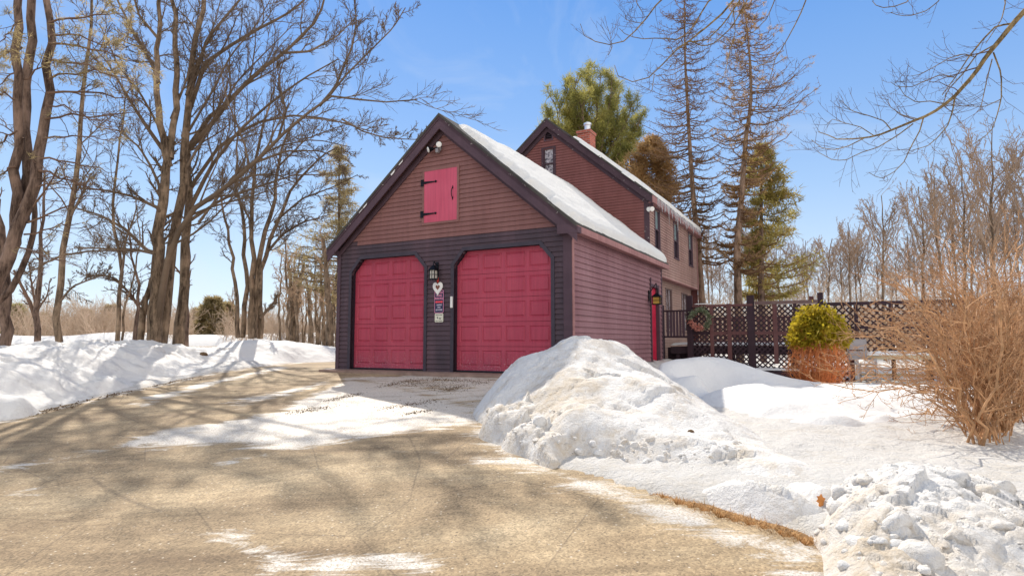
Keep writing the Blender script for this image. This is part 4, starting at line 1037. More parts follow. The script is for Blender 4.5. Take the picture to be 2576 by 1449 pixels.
for s_,pts in ((.7,[(470,420),(540,300),(600,200),(680,120),(740,60)]),(-.8,[(475,330),(540,220),(580,140),(640,70),(680,0)]),(1.4,[(500,560),(590,440),(690,370),(790,350),(880,370)]),(1.8,[(468,240),(500,150),(540,60),(560,-20)]),
  (1.2,[(640,410),(720,380),(800,380),(870,400)]),(-1.,[(582,462),(640,440),(700,440),(760,470)]),(.4,[(430,300),(470,200),(490,100),(500,20)]),(-.6,[(700,350),(720,280),(700,200),(720,130)]),(2.2,[(716,134),(780,130),(850,90),(900,40)]),(1.,[(395,167),(350,120),(300,100)]),(-1.2,[(400,320),(350,230),(300,170),(250,60)])):
    kids.append(limb(pts,DM+.5,DM+s_,7,2))
maple=bare_tree('maple_tree','largest many stemmed bare tree on the left with a long limb reaching toward the garage',mains,kids,M['bark_grey'],M['twig'],rmin=.0058,dens=1.15)
DP=10.5
def pine_needled(root,paths,mat,base,n,size,**k):
    g=Geo(); g.tris(tufts(paths[0],n,size,**k)); return g.build('needles',mat,root,base,False)
def big_pine():
    mains=[limb([(-90,960),(-60,800),(-10,735),(27,643),(60,550),(94,470),(100,350),(120,235),(122,100),(120,-60)],DP,DP+.5,38,14,18,.03),
     limb([(15,660),(40,560),(43,400),(47,200),(52,0),(55,-100)],DP+.4,DP,26,17,14,.03),
     limb([(60,560),(72,400),(66,250),(78,100),(82,-60)],DP+.5,DP+.7,26,18,12,.02),
     limb([(-15,770),(30,725),(60,680),(80,610),(92,520),(84,420),(66,350)],DP+.6,DP+.8,16,9,10,.02)]
    base=mains[0][0][0]; base=np.array([base[0],base[1],float(ground(base[0],base[1]))])
    root=empty('pine_tree',base,0,'leaning forked pine trunk at the far left edge with sparse needles','tree')
    g=Geo()
    for P,R in mains: g.tube(P[None],R[None],12)
    g.build('trunk',M['bark_brown'],root,base)
    kids=[]
    for x,y,dx,dy,w in ((120,60,200,-20,6),(122,90,190,30,6),(122,110,260,50,7),(122,150,240,60,6),(122,200,160,-25,6),(118,235,240,20,7),(115,265,160,45,5),(112,300,260,-10,6),(108,350,170,0,5),(100,400,190,40,6),
       (96,430,170,60,6),(98,470,120,-10,5),(55,120,-90,40,5),(50,180,-80,60,5),(50,260,-80,-30,5),(45,330,-80,70,6),(40,420,-90,40,5),(50,520,90,-80,9),(85,520,90,-110,6),(70,560,190,-60,6),(60,200,110,-60,5),(55,50,-70,70,5),(60,590,150,-20,5),(30,620,130,40,5),(60,350,-90,-50,4)):
        kids.append(limb([(x,y),(x+dx*.35,y+dy*.3-8),(x+dx*.7,y+dy*.8-6),(x+dx,y+dy+rng.uniform(-8,8))],DP+.2,DP+rng.uniform(-1.3,1.3),w,1.6,8,.03))
    P=np.stack([k[0] for k in kids]); R=np.stack([k[1] for k in kids]); g=Geo(); g.tube(P,R,5)
    L1=spawn(P,R,9,.42,(25,65),5,0,.02,.18,.2,1,.6,.005,flat=.5); g.tube(*L1,4); L2=spawn(*L1,5,.5,(25,60),4,.0,.02,.2,.2,1,.7,.0035); g.tube(*L2,3)
    g.build('branches',M['twig_dark'],root,base)
    sel=(L2[0][:,-1,2]>6.2)|(rng.random(len(L2[0]))<.12); g=Geo(); g.tris(tufts(L2[0][sel],5,.10,.5,3,w=.05)); g.build('needles',M['pine_far'],root,base,False)
    return root
big_pine()
def straight(name,label,pix,Y,w0,w1,barkm,twigm,dens=1.,tl=1.,group=None,extra=(),rmin=.005,k=12,up=.12):
    P,R=limb(pix,Y,Y+rng.uniform(-.4,.4),w0,w1,k,.012*Y/10)
    P=np.vstack([[P[0][0],P[0][1],float(ground(P[0][0],P[0][1]))-.05],P]); R=np.r_[R[0]*1.15,R]
    return bare_tree(name,label,[(P,R)],[limb(e[0],Y,Y+e[1],e[2],e[3],10,.01) for e in extra],barkm,twigm,tl,8,group,'tree',dens,rmin,up)
straight('tree','thin curving bare tree between the leaning pine and the big maple',[(153,886),(144,790),(157,656),(175,549),(191,455),(201,335),(213,201),(224,100),(231,-20)],14.5,17,6,M['bark_grey'],M['twig'],1.2,.9,
   extra=[([(178,545),(210,480),(226,440),(235,436)],.5,7,3),([(150,760),(185,720),(235,700),(290,690)],-1,6,2),([(160,640),(120,660),(60,690)],.8,6,3),([(160,640),(230,632),(330,628)],1,6,2)])
straight('tree','short forked bare tree with dark trunk at the far left roadside',[(94,868),(92,783),(100,670),(104,600),(110,500),(112,430)],19,15,4,M['bark_brown'],M['twig_dark'],.9,.8,extra=[([(88,800),(78,770),(55,720),(35,680)],0,10,5),([(92,780),(78,710),(74,660)],.6,6,3),([(96,780),(120,740),(128,700)],-.4,5,2)])
straight('tree','straight dark trunk standing at the left edge below the leaning pine',[(12,905),(14,820),(13,720),(5,620),(-10,500)],12.0,27,20,M['bark_brown'],M['twig_dark'],.4,.7)
straight('tree','slender crooked bare tree close left of the big maple',[(295,862),(301,736),(308,656),(284,569),(288,468),(308,335),(315,240)],15.5,11,3,M['bark_grey'],M['twig'],1.1,.8,extra=[([(305,690),(318,600),(340,540),(345,480)],.3,7,2)])
straight('tree','very thin bare sapling beside the crooked tree left of the maple',[(306,862),(312,780),(335,700),(352,610),(345,520)],15.8,6,2,M['bark_grey'],M['twig'],.8,.7)
straight('tree','dark forked sapling at the foot of the big maple',[(338,862),(344,790),(350,720),(330,640),(322,560)],16,10,3,M['bark_brown'],M['twig_dark'],.9,.8,extra=[([(346,770),(322,735),(300,715)],.2,5,2)])
straight('tree','bark covered trunk standing just behind the right side of the big maple',[(462,868),(465,760),(468,650),(470,560),(478,470)],19,24,12,M['bark_brown'],M['twig_dark'],.8,.8)
DC=20.5
mains=[limb([(632,852),(639,669),(632,535),(642,402),(669,300),(690,220)],DC,DC,16,4,wig=.03),limb([(654,852),(656,669),(696,569),(736,469),(796,402),(850,370)],DC+.3,DC-1,16,3,wig=.03),limb([(598,850),(595,736),(575,602),(555,502),(560,420)],DC-.4,DC,12,3,wig=.03),
 limb([(640,850),(648,690),(665,600),(690,500),(700,400),(740,300)],DC,DC+.6,18,4,wig=.03),limb([(610,850),(622,700),(610,560),(590,430),(600,330)],DC+.3,DC+1,14,4,wig=.03)]
kids=[limb([(668,640),(710,590),(760,560),(830,540)],DC,DC-1,8,2),limb([(655,800),(690,760),(700,740)],DC,DC,8,5),limb([(632,560),(590,480),(545,440)],DC,DC+1,6,2),limb([(690,560),(760,500),(840,470),(900,440)],DC,DC-1,6,2),limb([(700,420),(770,350),(850,320)],DC+.5,DC,5,2)]
bare_tree('tree','cluster of bare trunks from one root midway between the maple and the garage',mains,kids,M['bark_grey'],M['twig'],1.,8,rmin=.0065,dens=1.15)
# ---- conifers
def conifer(name,label,x,ytop,ybase,Y,trunkw,widths,mat,twigm,whorls,per,tuftn,size,droop=-.05,asym=None,lean=None,barkm=None,upc=.03,group=None,needles=True,flat=.35,tw=.10,rot=0.,tk=3,bendf=1.):
    """widths: list of (photo y, half width in photo px left, right)"""
    tr=lean or [(x,ybase),(x,ytop)]
    P,R=limb(tr,Y,Y,trunkw,1.5,20,0)
    base=np.array([P[0][0],P[0][1],float(ground(P[0][0],P[0][1]))-.05]); P=np.vstack([base,P]); R=np.r_[R[0],R]
    root=empty(name,base,0,label,'tree',group); g=Geo(); g.tube(P[None],R[None],9); g.build('trunk',barkm or M['bark_brown'],root,base)
    wy=np.array([q[0] for q in widths]); wl=np.array([q[1] for q in widths])/F*Y; wr=np.array([q[2] for q in widths])/F*Y
    o=np.argsort(wy); wy,wl,wr=wy[o],wl[o],wr[o]
    zt=at(x,wy.min(),Y)[2]; zb=at(x,wy.max(),Y)[2]
    n=whorls*per; z=zb+(zt-zb)*np.sort(rng.random(n)); z=zb+(zt-zb)*(np.repeat(np.arange(whorls),per)+rng.random(n)*.6)/whorls
    px_=np.interp(z,P[:,2],P[:,0]); py_=np.interp(z,P[:,2],P[:,1]); pr=np.interp(z,P[:,2],R)
    yy=CY+F*np.tan(PIT)-(z-EYE)/Y*F   # rough photo y of this height
    a=rng.random(n)*2*np.pi
    half=np.where(np.cos(a)<0,np.interp(yy,wy,wl),np.interp(yy,wy,wr)); L=half*(.72+.45*rng.random(n))
    L=np.maximum(L,.05)
    K=8; t=np.linspace(0,1,K)[None,:]; hx=np.cos(a)[:,None]*L[:,None]*t; hy=np.sin(a)[:,None]*L[:,None]*t
    sag=L[:,None]*(droop*np.sin(t*np.pi*.9)*bendf+upc*3*t*t)
    Q=np.stack([px_[:,None]+hx,py_[:,None]+hy,z[:,None]+sag],2); Q[:,1:]+=rng.normal(0,.015,(n,K-1,3))*L[:,None,None]
    RR=(np.clip(pr*.34,.018,.05)[:,None])*np.linspace(1,.4,K)[None]; RR=np.maximum(RR,.008)
    g=Geo(); g.tube(Q,RR,4)
    L1=spawn(Q,RR,9,.34,(35,65),5,-.05 if not needles else 0,upc*.5,.14,.12,1,.6,.008,flat=flat); g.tube(*L1,3)
    if not needles: g.tube(*spawn(*L1,3,.5,(40,90),4,-.25,-.04,.2,.1,1,.7,.007),3)
    g.build('branches',twigm,root,base)
    if needles:
        g=Geo(); g.tris(tufts(L1[0],tuftn,size,.6,tk,w=tw,t0=.05)); g.tris(tufts(Q,tuftn*2,size,.6,tk,w=tw,t0=.25)); g.build('needles',mat,root,base,False)
    return root,L1,base
conifer('pine_tree','tall brownish pine rising behind the left slope of the garage',853,368,850,30,16,[(368,12,12),(420,40,30),(520,60,50),(600,80,60),(640,150,95),(700,140,95),(760,70,60)],M['pine_far'],M['twig'],20,5,3,.26,.0,upc=.04,tw=.06)
# pine behind the house: several rising stems with needle clumps
def crown_pine():
    Y=34; root=None; cx=1495
    mains=[limb([(cx,800),(cx,560),(cx+2,450)],Y,Y,26,20,10)]
    stems=[]
    for tx,ty in ((1390,250),(1375,300),(1420,215),(1455,185),(1480,205),(1510,180),(1540,195),(1560,225),(1590,255),(1610,300),(1600,345),(1370,330),(1445,250),(1530,260),(1570,300),(1580,380),(1420,300),(1500,240)):
        y1=Y+rng.uniform(-3,3); stems.append(limb([(cx,470+rng.uniform(-40,40)),(cx+(tx-cx)*.35,440+(ty-440)*.25),(cx+(tx-cx)*.8,440+(ty-440)*.6),(tx,ty)],Y,y1,9,2,10,.08))
    base=np.array([mains[0][0][0][0],mains[0][0][0][1],1.0]); mains[0][0][0][2]=1.
    root=empty('pine_tree',base,0,'broad rounded green pine behind the chimney of the house','tree')
    g=Geo(); g.tube(mains[0][0][None],mains[0][1][None],9); g.build('trunk',M['bark_brown'],root,base)
    P=np.stack([s[0] for s in stems]);R=np.stack([s[1] for s in stems]); g=Geo(); g.tube(P,R,5)
    L1=spawn(P,R,16,.26,(30,65),6,.25,.10,.12,.25,1,.6,.012); g.tube(*L1,4)
    L2=spawn(*L1,7,.42,(25,55),4,.25,.10,.15,.2,1,.6,.008); g.tube(*L2,3)
    g.build('branches',M['twig'],root,base)
    g=Geo(); g.tris(tufts(L2[0],5,.30,.7,4,w=.05)); g.tris(tufts(L1[0],4,.30,.7,4,w=.05)); g.build('needles',M['pine'],root,base,False)
crown_pine()
conifer('conifer','tan brown needled tree between the house roof and the bare conifer',1640,350,800,27,12,[(350,14,18),(400,60,45),(460,85,60),(520,80,62),(560,50,70),(640,30,60)],M['brown_needles'],M['twig_pale'],20,8,5,.26,-.02,upc=.09,tw=.08)
DL=24
conifer('dead_conifer','taller straight bare conifer standing right behind the house corner',1721,-40,757,DL,17,[(-40,45,40),(60,80,70),(160,90,75),(300,100,80),(400,110,75),(500,115,90),(600,60,90),(660,20,100)],M['brown_needles'],M['twig_larch'],40,6,0,.1,-.14,lean=[(1766,757),(1758,640),(1745,507),(1737,400),(1731.6,299),(1723.6,160),(1721,0),(1719,-60)],barkm=M['bark_larch'],upc=.05,needles=False)
DL2=22.5
r_,L1,b_=conifer('dead_conifer','crooked bare conifer with tufts of brown needles left of the green spruce',1865,-30,757,DL2,20,[(-30,40,40),(60,75,75),(150,90,100),(200,90,130),(270,90,150),(340,95,110),(420,60,80),(500,50,60),(600,60,70),(680,60,90)],M['brown_needles'],M['twig_larch'],36,6,0,.1,-.15,lean=[(1857,757),(1854,613),(1865,507),(1870,427),(1877,341),(1889,267),(1889,187),(1881,85),(1870,0),(1866,-40)],barkm=M['bark_larch'],upc=.07,needles=False)
sel=rng.random(len(L1[0]))<.35; g=Geo(); g.tris(tufts(L1[0][sel],9,.12,.5,2,.5,w=.06)); g.build('needles',M['brown_needles'],r_,b_,False)
conifer('spruce_tree','green spruce with long drooping lower boughs right of the bare conifers',1915,362,757,26,17,[(362,6,8),(400,34,40),(470,60,75),(550,50,100),(620,45,140),(670,45,165),(710,50,130),(750,40,90)],M['spruce'],M['twig_larch'],15,6,5,.26,-.10,upc=.055,flat=.14,tw=.07)
# right hand bare trees
def rtree(label,x,ytop,Y,w,spread,n=7,group=None,barkm='bark_grey',tw='twig_wood'):
    yb=CY+F*math.tan(PIT)+ .0; zb=757
    stems=[limb([(x,820),(x+rng.uniform(-3,3),700),(x+rng.uniform(-6,6),(700+ytop)/2),(x+rng.uniform(-12,12),ytop)],Y,Y,w,1.8,12,.02)]
    kids=[]
    n*=2
    for i in range(n):
        y0=720-(720-ytop)*(.12+.55*i/n); s=1 if i%2 else -1; dx=s*spread*rng.uniform(.5,1); kids.append(limb([(x,y0),(x+dx*.5,y0-(y0-ytop)*.4),(x+dx,y0-(y0-ytop)*rng.uniform(.75,1))],Y,Y+rng.uniform(-1.5,1.5),w*.28,1.2,9,.05))
    P,R=stems[0]; b=np.array([P[0][0],P[0][1],float(ground(P[0][0],P[0][1]))]); P[0]=b
    return bare_tree('tree',label,[(P,R)],kids,M[barkm],M[tw],.9,7,group,dens=.72,rmin=.0065)
rtree('tallest dense bare tree at the right edge above the big bush',2497,318,22,11,120,9,tw='twig_wood')
rtree('second tall bare tree leaning left of the tallest one at the right edge',2425,400,24,10,80,7,tw='twig_wood')
rtree('bare tree at the very right edge of the photograph',2590,350,21,10,90,7,tw='twig_wood')
rtree('open crowned bare tree rising alone behind the lattice fence',2222,492,30,8,60,8)
r1=rtree('bare tree behind the fence between the spruce and the open crowned tree',2140,560,33,6,45,6)
r2=rtree('bushy bare tree behind the fence left of the big bush',2320,470,29,8,60,8)
r3=rtree('low twiggy tree behind the fence beside the spruce',2085,600,34,5,40,6)
GR='slim bare trees in the far wood behind the fence'; LB='slim bare tree in the pale wood behind the lattice fence'
for k in range(60):
    x=1690+k*22+rng.uniform(-10,10); Y=rng.uniform(34,52); p=at(x,757,Y); src=(r1,r2,r3)[k%3]; s=rng.uniform(.7,1.15)*(.95+.40*min(1,max(0,(x-2100)/500))); z=float(ground(p[0],p[1]))
    cp_tree(src,(p[0],p[1],z),rng.uniform(0,6.28),s,LB,GR)
# left middle distance trunks between cluster and garage
t1=straight('tree','slim pale bare trunk just left of the garage corner',[(722,858),(724,780),(720,680),(716,600)],27,8,3,M['bark_grey'],M['twig_pale'],1.2,.9,rmin=.008)
t2=straight('tree','stout pale trunk against the left edge of the garage',[(830,850),(826,760),(822,680),(812,600)],26,20,9,M['bark_grey'],M['twig_pale'],1.,.9,rmin=.008)
GL='slim bare trees in the grove left of the garage'; LL='slim bare tree in the grove between the trunk cluster and the garage'
for k in range(26):
    x=rng.uniform(690,850); Y=rng.uniform(29,48); p=at(x,800,Y); z=float(ground(p[0],p[1])); cp_tree((t1,t1,t2)[k%3],(p[0],p[1],z),rng.uniform(0,6.28),rng.uniform(.7,1.15),LL,GL)
GB='bare trees along the far left road'; 
for k in range(18):
    x=rng.uniform(-500,640); Y=rng.uniform(46,62); p=at(x,800,Y); z=float(ground(p[0],p[1])); cp_tree(t1,(p[0],p[1],z),rng.uniform(0,6.28),rng.uniform(.8,1.2),'small bare tree in the brush beyond the far left road',GB)
# brush masses
def brush(name,label,regions,mat,n_per,h0,h1,rm):
    g=Geo(); c0=None
    for (x0,x1,Y0,Y1,n) in regions:
        xs=rng.uniform(x0,x1,n); Ys=rng.uniform(Y0,Y1,n); P0=at(xs,np.full(n,850.),Ys); P0[:,2]=ground(P0[:,0],P0[:,1])
        k=6; H=rng.uniform(h0,h1,n)*(.75+.5*(fbm(xs*.012,xs*0+Y0,2)+.5)); d=rng.normal(0,.30,(n,3)); d[:,2]=1; d/=np.linalg.norm(d,axis=1,keepdims=True)
        t=np.linspace(0,1,k)[None,:,None]; P=P0[:,None,:]+d[:,None,:]*H[:,None,None]*t; P[:,1:]+=rng.normal(0,.05,(n,k-1,3)); P[:,:,:2]+= (d[:,None,:2]*H[:,None,None]*t**2*.5)
        R=np.full((n,k),rm)*np.linspace(1.2,.5,k)[None]; g.tube(P,R,3)
        L=spawn(P,R,n_per,.38,(20,60),4,.12,.04,.15,.2,1,.8,rm*.7); g.tube(*L,3)
        L=spawn(*L,3,.5,(20,60),3,.1,.04,.15,.2,1,.8,rm*.6); g.tube(*L,3)
    o=g.build(name,mat,None,(0,40,1)); tag(o,label,'woodland',kind='stuff'); return o
brush('brush','tan mass of bare brush beyond the far road on the left',[(-150,480,42,58,1100),(440,660,50,62,320),(560,880,42,60,520),(-1000,-150,40,56,700)],M['brush'],9,1.6,3.3,.018)
brush('brush','tan mass of bare brush behind the lattice fence on the right',[(1660,2620,32,50,1400),(2620,3900,28,44,900)],M['brush'],9,1.8,4.2,.016)
# small evergreens in the brush
e1=conifer('evergreen','dark green evergreen in the brush at the far left',40,768,860,48,4,[(768,8,8),(800,26,26),(850,34,34)],M['pine'],M['twig'],9,9,7,.30,-.05)[0]
e2=conifer('evergreen','olive evergreen thicket tree in front of the brush left of the trunk cluster',536,752,850,50,4,[(752,10,10),(790,34,30),(850,42,42)],M['pine_far'],M['twig'],12,10,7,.34,-.03)[0]
for k,(x,Y,s) in enumerate(((500,54,.8),(570,52,.9),(480,58,.7),(100,52,.8),(170,55,.6),(280,58,.9),(215,60,.8))):
    p=at(x,850,Y); cp_tree(e2 if k<3 or k>4 else e1,(p[0],p[1],float(ground(p[0],p[1]))),k*1.3,s,'small evergreen among the bare brush beyond the far left road','small evergreens in the left brush')

# ================================================================ OVERHANGING BRANCHES (tree just outside the right edge)
DO=5.2
def over():
    base=np.array([6.6,4.6,.5]); root=empty('tree',base,0,'bare tree outside the right edge whose limbs hang across the upper right sky','tree')
    tr=resample([(6.6,4.6,.4),(6.5,4.7,2.5),(6.4,4.9,5),(6.1,5.0,8)],12); g=Geo(); g.tube(tr[None],np.linspace(.24,.12,12)[None],12)
    g.build('trunk',M['overhang'],root,base)
    conn=lambda a,b,r0,r1: (resample([a,(np.array(a)+np.array(b))/2+np.array([0,0,.25]),b],10),np.linspace(r0,r1,10))
    k=[];K2=[]
    B=lambda pix,y0,y1,w0,w1,kk=14: limb(pix,y0,y1,w0,w1,kk)
    main=B([(2640,-30),(2576,30),(2546,63),(2523,93),(2503,116),(2479,146),(2453,186),(2423,219),(2403,242),(2373,266),(2340,289),(2310,300),(2274,315),(2240,329),(2207,342),(2174,348),(2141,350),(2108,352),(2088,342),(2058,332)],4.9,5.6,15,1.8,26)
    k.append(main); k.append(conn(tr[6],main[0][0],.06,.03))
    for pix,y0,y1,w0,w1 in (([(2174,348),(2134,368),(2101,377),(2068,373),(2041,352)],5.5,5.6,3,1.4),([(2297,312),(2257,342),(2207,372),(2164,385),(2131,402),(2098,405),(2058,383)],5.4,5.7,3.2,1.4),
      ([(2403,242),(2396,282),(2383,319),(2357,348),(2333,368),(2290,380)],5.2,5.0,4,1.5),([(2323,297),(2313,332),(2294,365),(2274,408),(2247,435),(2214,451),(2187,435)],5.3,5.1,3.5,1.4),
      ([(2499,133),(2519,186),(2519,249),(2506,299),(2493,332),(2456,358),(2430,375)],5.1,4.9,4,1.3),([(2496,149),(2483,199),(2473,246),(2465,282)],5.1,5.3,3,1.5),
      ([(2503,113),(2456,139),(2423,186),(2383,229),(2373,262)],5.1,5.4,4,2),([(2546,60),(2506,66),(2473,100),(2440,140),(2410,186),(2370,240)],5.,5.3,5,2),
      ([(2450,143),(2423,136),(2390,146),(2350,169),(2314,188),(2294,192)],5.2,5.5,3,1.3),([(2400,195),(2367,188),(2333,202),(2294,219),(2257,219),(2241,207)],5.3,5.6,3,1.3),
      ([(2240,325),(2224,305),(2187,292),(2141,279),(2114,252)],5.4,5.7,3,1.3),([(2375,262),(2340,255),(2305,258),(2275,240),(2260,215)],5.3,5.6,3,1.2),([(2200,343),(2165,320),(2125,310),(2095,300),(2078,315)],5.5,5.6,2.5,1.2),
      ([(2310,300),(2270,290),(2240,270),(2232,250)],5.4,5.2,2.5,1.2),([(2519,250),(2480,268),(2420,268),(2390,262)],5.,5.2,2.4,1.2)): k.append(B(pix,y0,y1,w0,w1))
    # upper group
    m2=B([(2640,-60),(2520,-120),(2400,-90),(2297,-20),(2280,8),(2234,22),(2207,18),(2194,3)],5.2,5.8,7,1.5,18); k.append(m2); k.append(conn(tr[8],m2[0][0],.05,.02))
    k.append(B([(2400,-90),(2362,3),(2333,27),(2294,40),(2264,41),(2241,32)],5.4,5.6,3.5,1.4)); k.append(B([(2500,-100),(2530,5),(2520,50),(2480,110)],5.3,5.1,4,1.6))
    # long limb running left above the frame, its twigs hanging into it
    m3=B([(2560,-220),(2300,-260),(2100,-200),(1950,-120),(1860,-40),(1844,11),(1790,59),(1737,101),(1700,128),(1673,155),(1646,187),(1620,203),(1588,207),(1550,189),(1546,165)],5.6,6.6,12,1.6,26); k.append(m3); k.append(conn(tr[10],m3[0][0],.05,.035))
    for pix,y0,y1,w0,w1 in (([(1860,-60),(1760,-60),(1657,0),(1641,32),(1614,59),(1588,91),(1566,107),(1542,114),(1513,111),(1486,101),(1470,91),(1460,61)],6.2,6.6,6,1.5),
      ([(1870,-40),(1785,0),(1758,43),(1737,80),(1705,101),(1657,96),(1620,99),(1577,91),(1558,72)],6.1,6.8,5,1.4),([(1900,-80),(1859,5),(1822,59),(1780,101),(1726,107),(1690,130)],6.2,6.4,5.5,1.8),
      ([(2060,-180),(2028,0),(2009,48),(1993,75),(1977,107),(1950,149),(1942,181),(1934,213)],5.9,6.2,5,1.5),([(1980,-120),(1950,0),(1929,48),(1897,80),(1865,96)],6,6.4,4,1.4),([(1620,-20),(1600,5),(1615,30),(1622,45)],6.3,6.4,3,1.4),
      ([(1530,140),(1540,120),(1535,90),(1528,68)],6.5,6.4,2,1.1),([(1620,60),(1590,55),(1574,50),(1572,40)],6.4,6.3,2,1.1),([(1844,20),(1850,80),(1830,150),(1822,210)],6.3,6.0,3,1.2),([(1950,150),(1900,170),(1850,150)],6.2,6.4,2,1.1),
      ([(1737,103),(1770,118),(1800,108),(1840,70),(1870,20),(1890,-20)],6.4,6.1,3,3),([(1646,187),(1640,230),(1610,215)],6.5,6.5,2,1.1)): k.append(B(pix,y0,y1,w0,w1))
    g=Geo(); thick=[q for q in k]
    for P,R in thick: g.tube(P[None],np.maximum(R,.0022)[None],7)
    g.build('limbs',M['overhang'],root,base)
    P=np.stack([resample(p,14) for p,_ in k]); R=np.stack([np.interp(np.linspace(0,1,14),np.linspace(0,1,len(r)),r) for _,r in k])
    g=Geo(); L1=spawn(P,R,9,.17,(30,70),6,.05,.10,.14,.2,1,.4,.0022,absL=.42); g.tube(*L1,4); L2=spawn(*L1,3,.45,(30,65),5,.05,.10,.15,.2,1,.6,.0016); g.tube(*L2,3)
    g.build('twigs',M['overtwig'],root,base)
over()

# ================================================================ BUSHES
def bush():
    base=hit(2493,1150); root=empty('bush',base,0,'large arching bare bush of tan stems at the right edge','bush')
    g=Geo(); 
    paths=[]
    tg=[]
    for i in range(150):
        bx,by=((2493,1150) if rng.random()<.55 else (2560,1092)); b=hit(bx+rng.uniform(-50,45),by+rng.uniform(-30,8))
        a=rng.uniform(-1.45,.5); rad=rng.uniform(.45,1.); tx=2500+math.sin(a)*455*rad; ty=1080-math.cos(a)*520*rad-30*rng.random()
        if rng.random()<.3: tx=rng.uniform(2330,2700); ty=rng.uniform(600,900)
        Y=b[1]+rng.uniform(-.9,1.5); Y=max(Y,3.9)
        e=at(tx,ty,Y); out=e-b; out[2]=0; mid=b+(e-b)*np.array([.36,.36,.52])+np.array([0,0,.12+.25*rng.random()])
        paths.append(resample(np.array([b,b*.6+mid*.4,mid,mid*.45+e*.55+np.array([0,0,.07]),e]),12))
    P=np.stack(paths); P[:,1:]+=np.cumsum(rng.normal(0,.024,(len(P),11,3)),axis=1)+rng.normal(0,.028,(len(P),11,3)); R=np.linspace(.012,.0045,12)[None]*rng.uniform(.4,1.3,(len(P),1)); g.tube(P,R,5)
    g.build('stems',M['bush_stem'],root,base)
    g=Geo(); L1=spawn(P,R,9,.30,(20,65),6,.1,.05,.16,.2,1,.65,.0036); g.tube(*L1,4); L2=spawn(*L1,4,.5,(25,65),5,.08,.04,.18,.15,1,.7,.003); g.tube(*L2,3); L3=spawn(*L2,2,.5,(25,65),3,.05,.04,.18,.3,1,.8,.0024); g.tube(*L3,3)
    g.build('twigs',M['bush_stem'],root,base)
bush()
def sheared():
    Y=13.2; c=at(2063,970,Y); c[2]=float(ground(c[0],c[1])); root=empty('shrub',c,0,'dome clipped shrub, yellow green leaves above bare reddish stems, before the lattice fence','shrub')
    rx=.49; zt=at(2063,770,Y)[2]; paths=[]
    for i in range(110):
        a=rng.random()*2*np.pi; rb=.34*math.sqrt(rng.random()); b=c+np.array([math.cos(a)*rb,math.sin(a)*rb,0]); q=math.sqrt(rng.random()); a2=a+rng.normal(0,.4)
        e=np.array([c[0]+math.cos(a2)*rx*q,c[1]+math.sin(a2)*rx*q,zt-.12-.75*q**2.2-rng.random()*.12]); mid=(b*.5+e*.5)+np.array([math.cos(a2)*.26*q,math.sin(a2)*.26*q,0])+rng.normal(0,.05,3)
        paths.append(resample([b,mid,e],9))
    P=np.stack(paths); P[:,1:-1]+=rng.normal(0,.022,(len(P),7,3)); R=np.linspace(.009,.004,9)[None]*rng.uniform(.6,1.3,(len(P),1)); g=Geo(); g.tube(P,R,4)
    L1=spawn(P,R,12,.22,(35,80),5,.02,.02,.25,.03,.9,.6,.0034); g.tube(*L1,3); L2=spawn(*L1,3,.6,(30,70),4,0,0,.2,.2,1,.7,.0025); g.tube(*L2,3)
    g.build('stems',M['bush_red'],root,c)
    # leaves hang below each stem tip, denser on the crown's outside
    n=5600; a=rng.random(n)*2*np.pi; q=np.sqrt(rng.random(n)); zc=zt-.78; ph=np.arccos(rng.random(n)**.8); 
    sr=.70+.30*rng.random(n)+.16*rng.random(n)**4+.07*np.sin(a*5+ph*4); X=c[0]+np.cos(a)*np.sin(ph)*(rx+.07)*sr; Yv=c[1]+np.sin(a)*np.sin(ph)*(rx+.07)*sr; Z=zc+np.cos(ph)*.80*sr+rng.normal(0,.03,n)-.12*(rng.random(n))
    pos=np.stack([X,Yv,Z],1); d=np.stack([np.cos(a)*.45,np.sin(a)*.45,-rng.random(n)*1.1+.1],1)+rng.normal(0,.35,(n,3)); d/=np.linalg.norm(d,axis=1,keepdims=True)
    s=np.cross(d,rng.normal(size=(n,3))); s/=np.linalg.norm(s,axis=1,keepdims=True); L=(.075+.06*rng.random(n))[:,None]; w=L*.2
    g=Geo(); g.quads(np.stack([pos,pos+d*L*.5+s*w,pos+d*L,pos+d*L*.5-s*w],1)); g.build('leaves',M['leaf_yellow'],root,c,False)
sheared()

# ================================================================ FENCE, DECK AND FURNITURE
FY=17.6-CF       # local depth of the fence line
def fl_x(px_):   # photo x -> local X on the fence plane
    k=(px_-CX)/F*1.0; 
    r=ray(px_,860.); t=(CF+FY)/(r[0]*U[0]+r[1]*U[1]); p=r*t; return p[0]*V[0]+p[1]*V[1]-A0
def fl_z(px_,py_):
    r=ray(px_,py_); t=(CF+FY)/(r[0]*U[0]+r[1]*U[1]); return r[2]*t+EYE
def lattice(x0,x1,z0,z1,y,name,mat,parent,pitch=.098,w=.036,th=.012):
    "diagonal slats clipped to the rectangle, two crossing layers"
    mb=MB()
    def clip(c,s):   # line z = s*x + c inside the rectangle
        pts=[]
        for X in (x0,x1):
            Z=s*X+c
            if z0<=Z<=z1: pts.append((X,Z))
        for Z in (z0,z1):
            X=(Z-c)/s
            if x0<X<x1: pts.append((X,Z))
        if len(pts)<2: return None
        a=min(pts); b=max(pts); return (a,b) if math.hypot(a[0]-b[0],a[1]-b[1])>.02 else None
    st=pitch*math.sqrt(2)
    for s,yy in ((1,y),(-1,y+th+.001)):
        c=(z0-s*(x1 if s>0 else x0))-.0; hi=(z1-s*(x0 if s>0 else x1)); c+=st*.4
        while c<hi:
            q=clip(c,s)
            if q: mb.bar((q[0][0],yy,q[0][1]),(q[1][0],yy,q[1][1]),th,w,(-s*.7071,0,.7071))
            c+=st
    return mb.build(name,mat,parent)
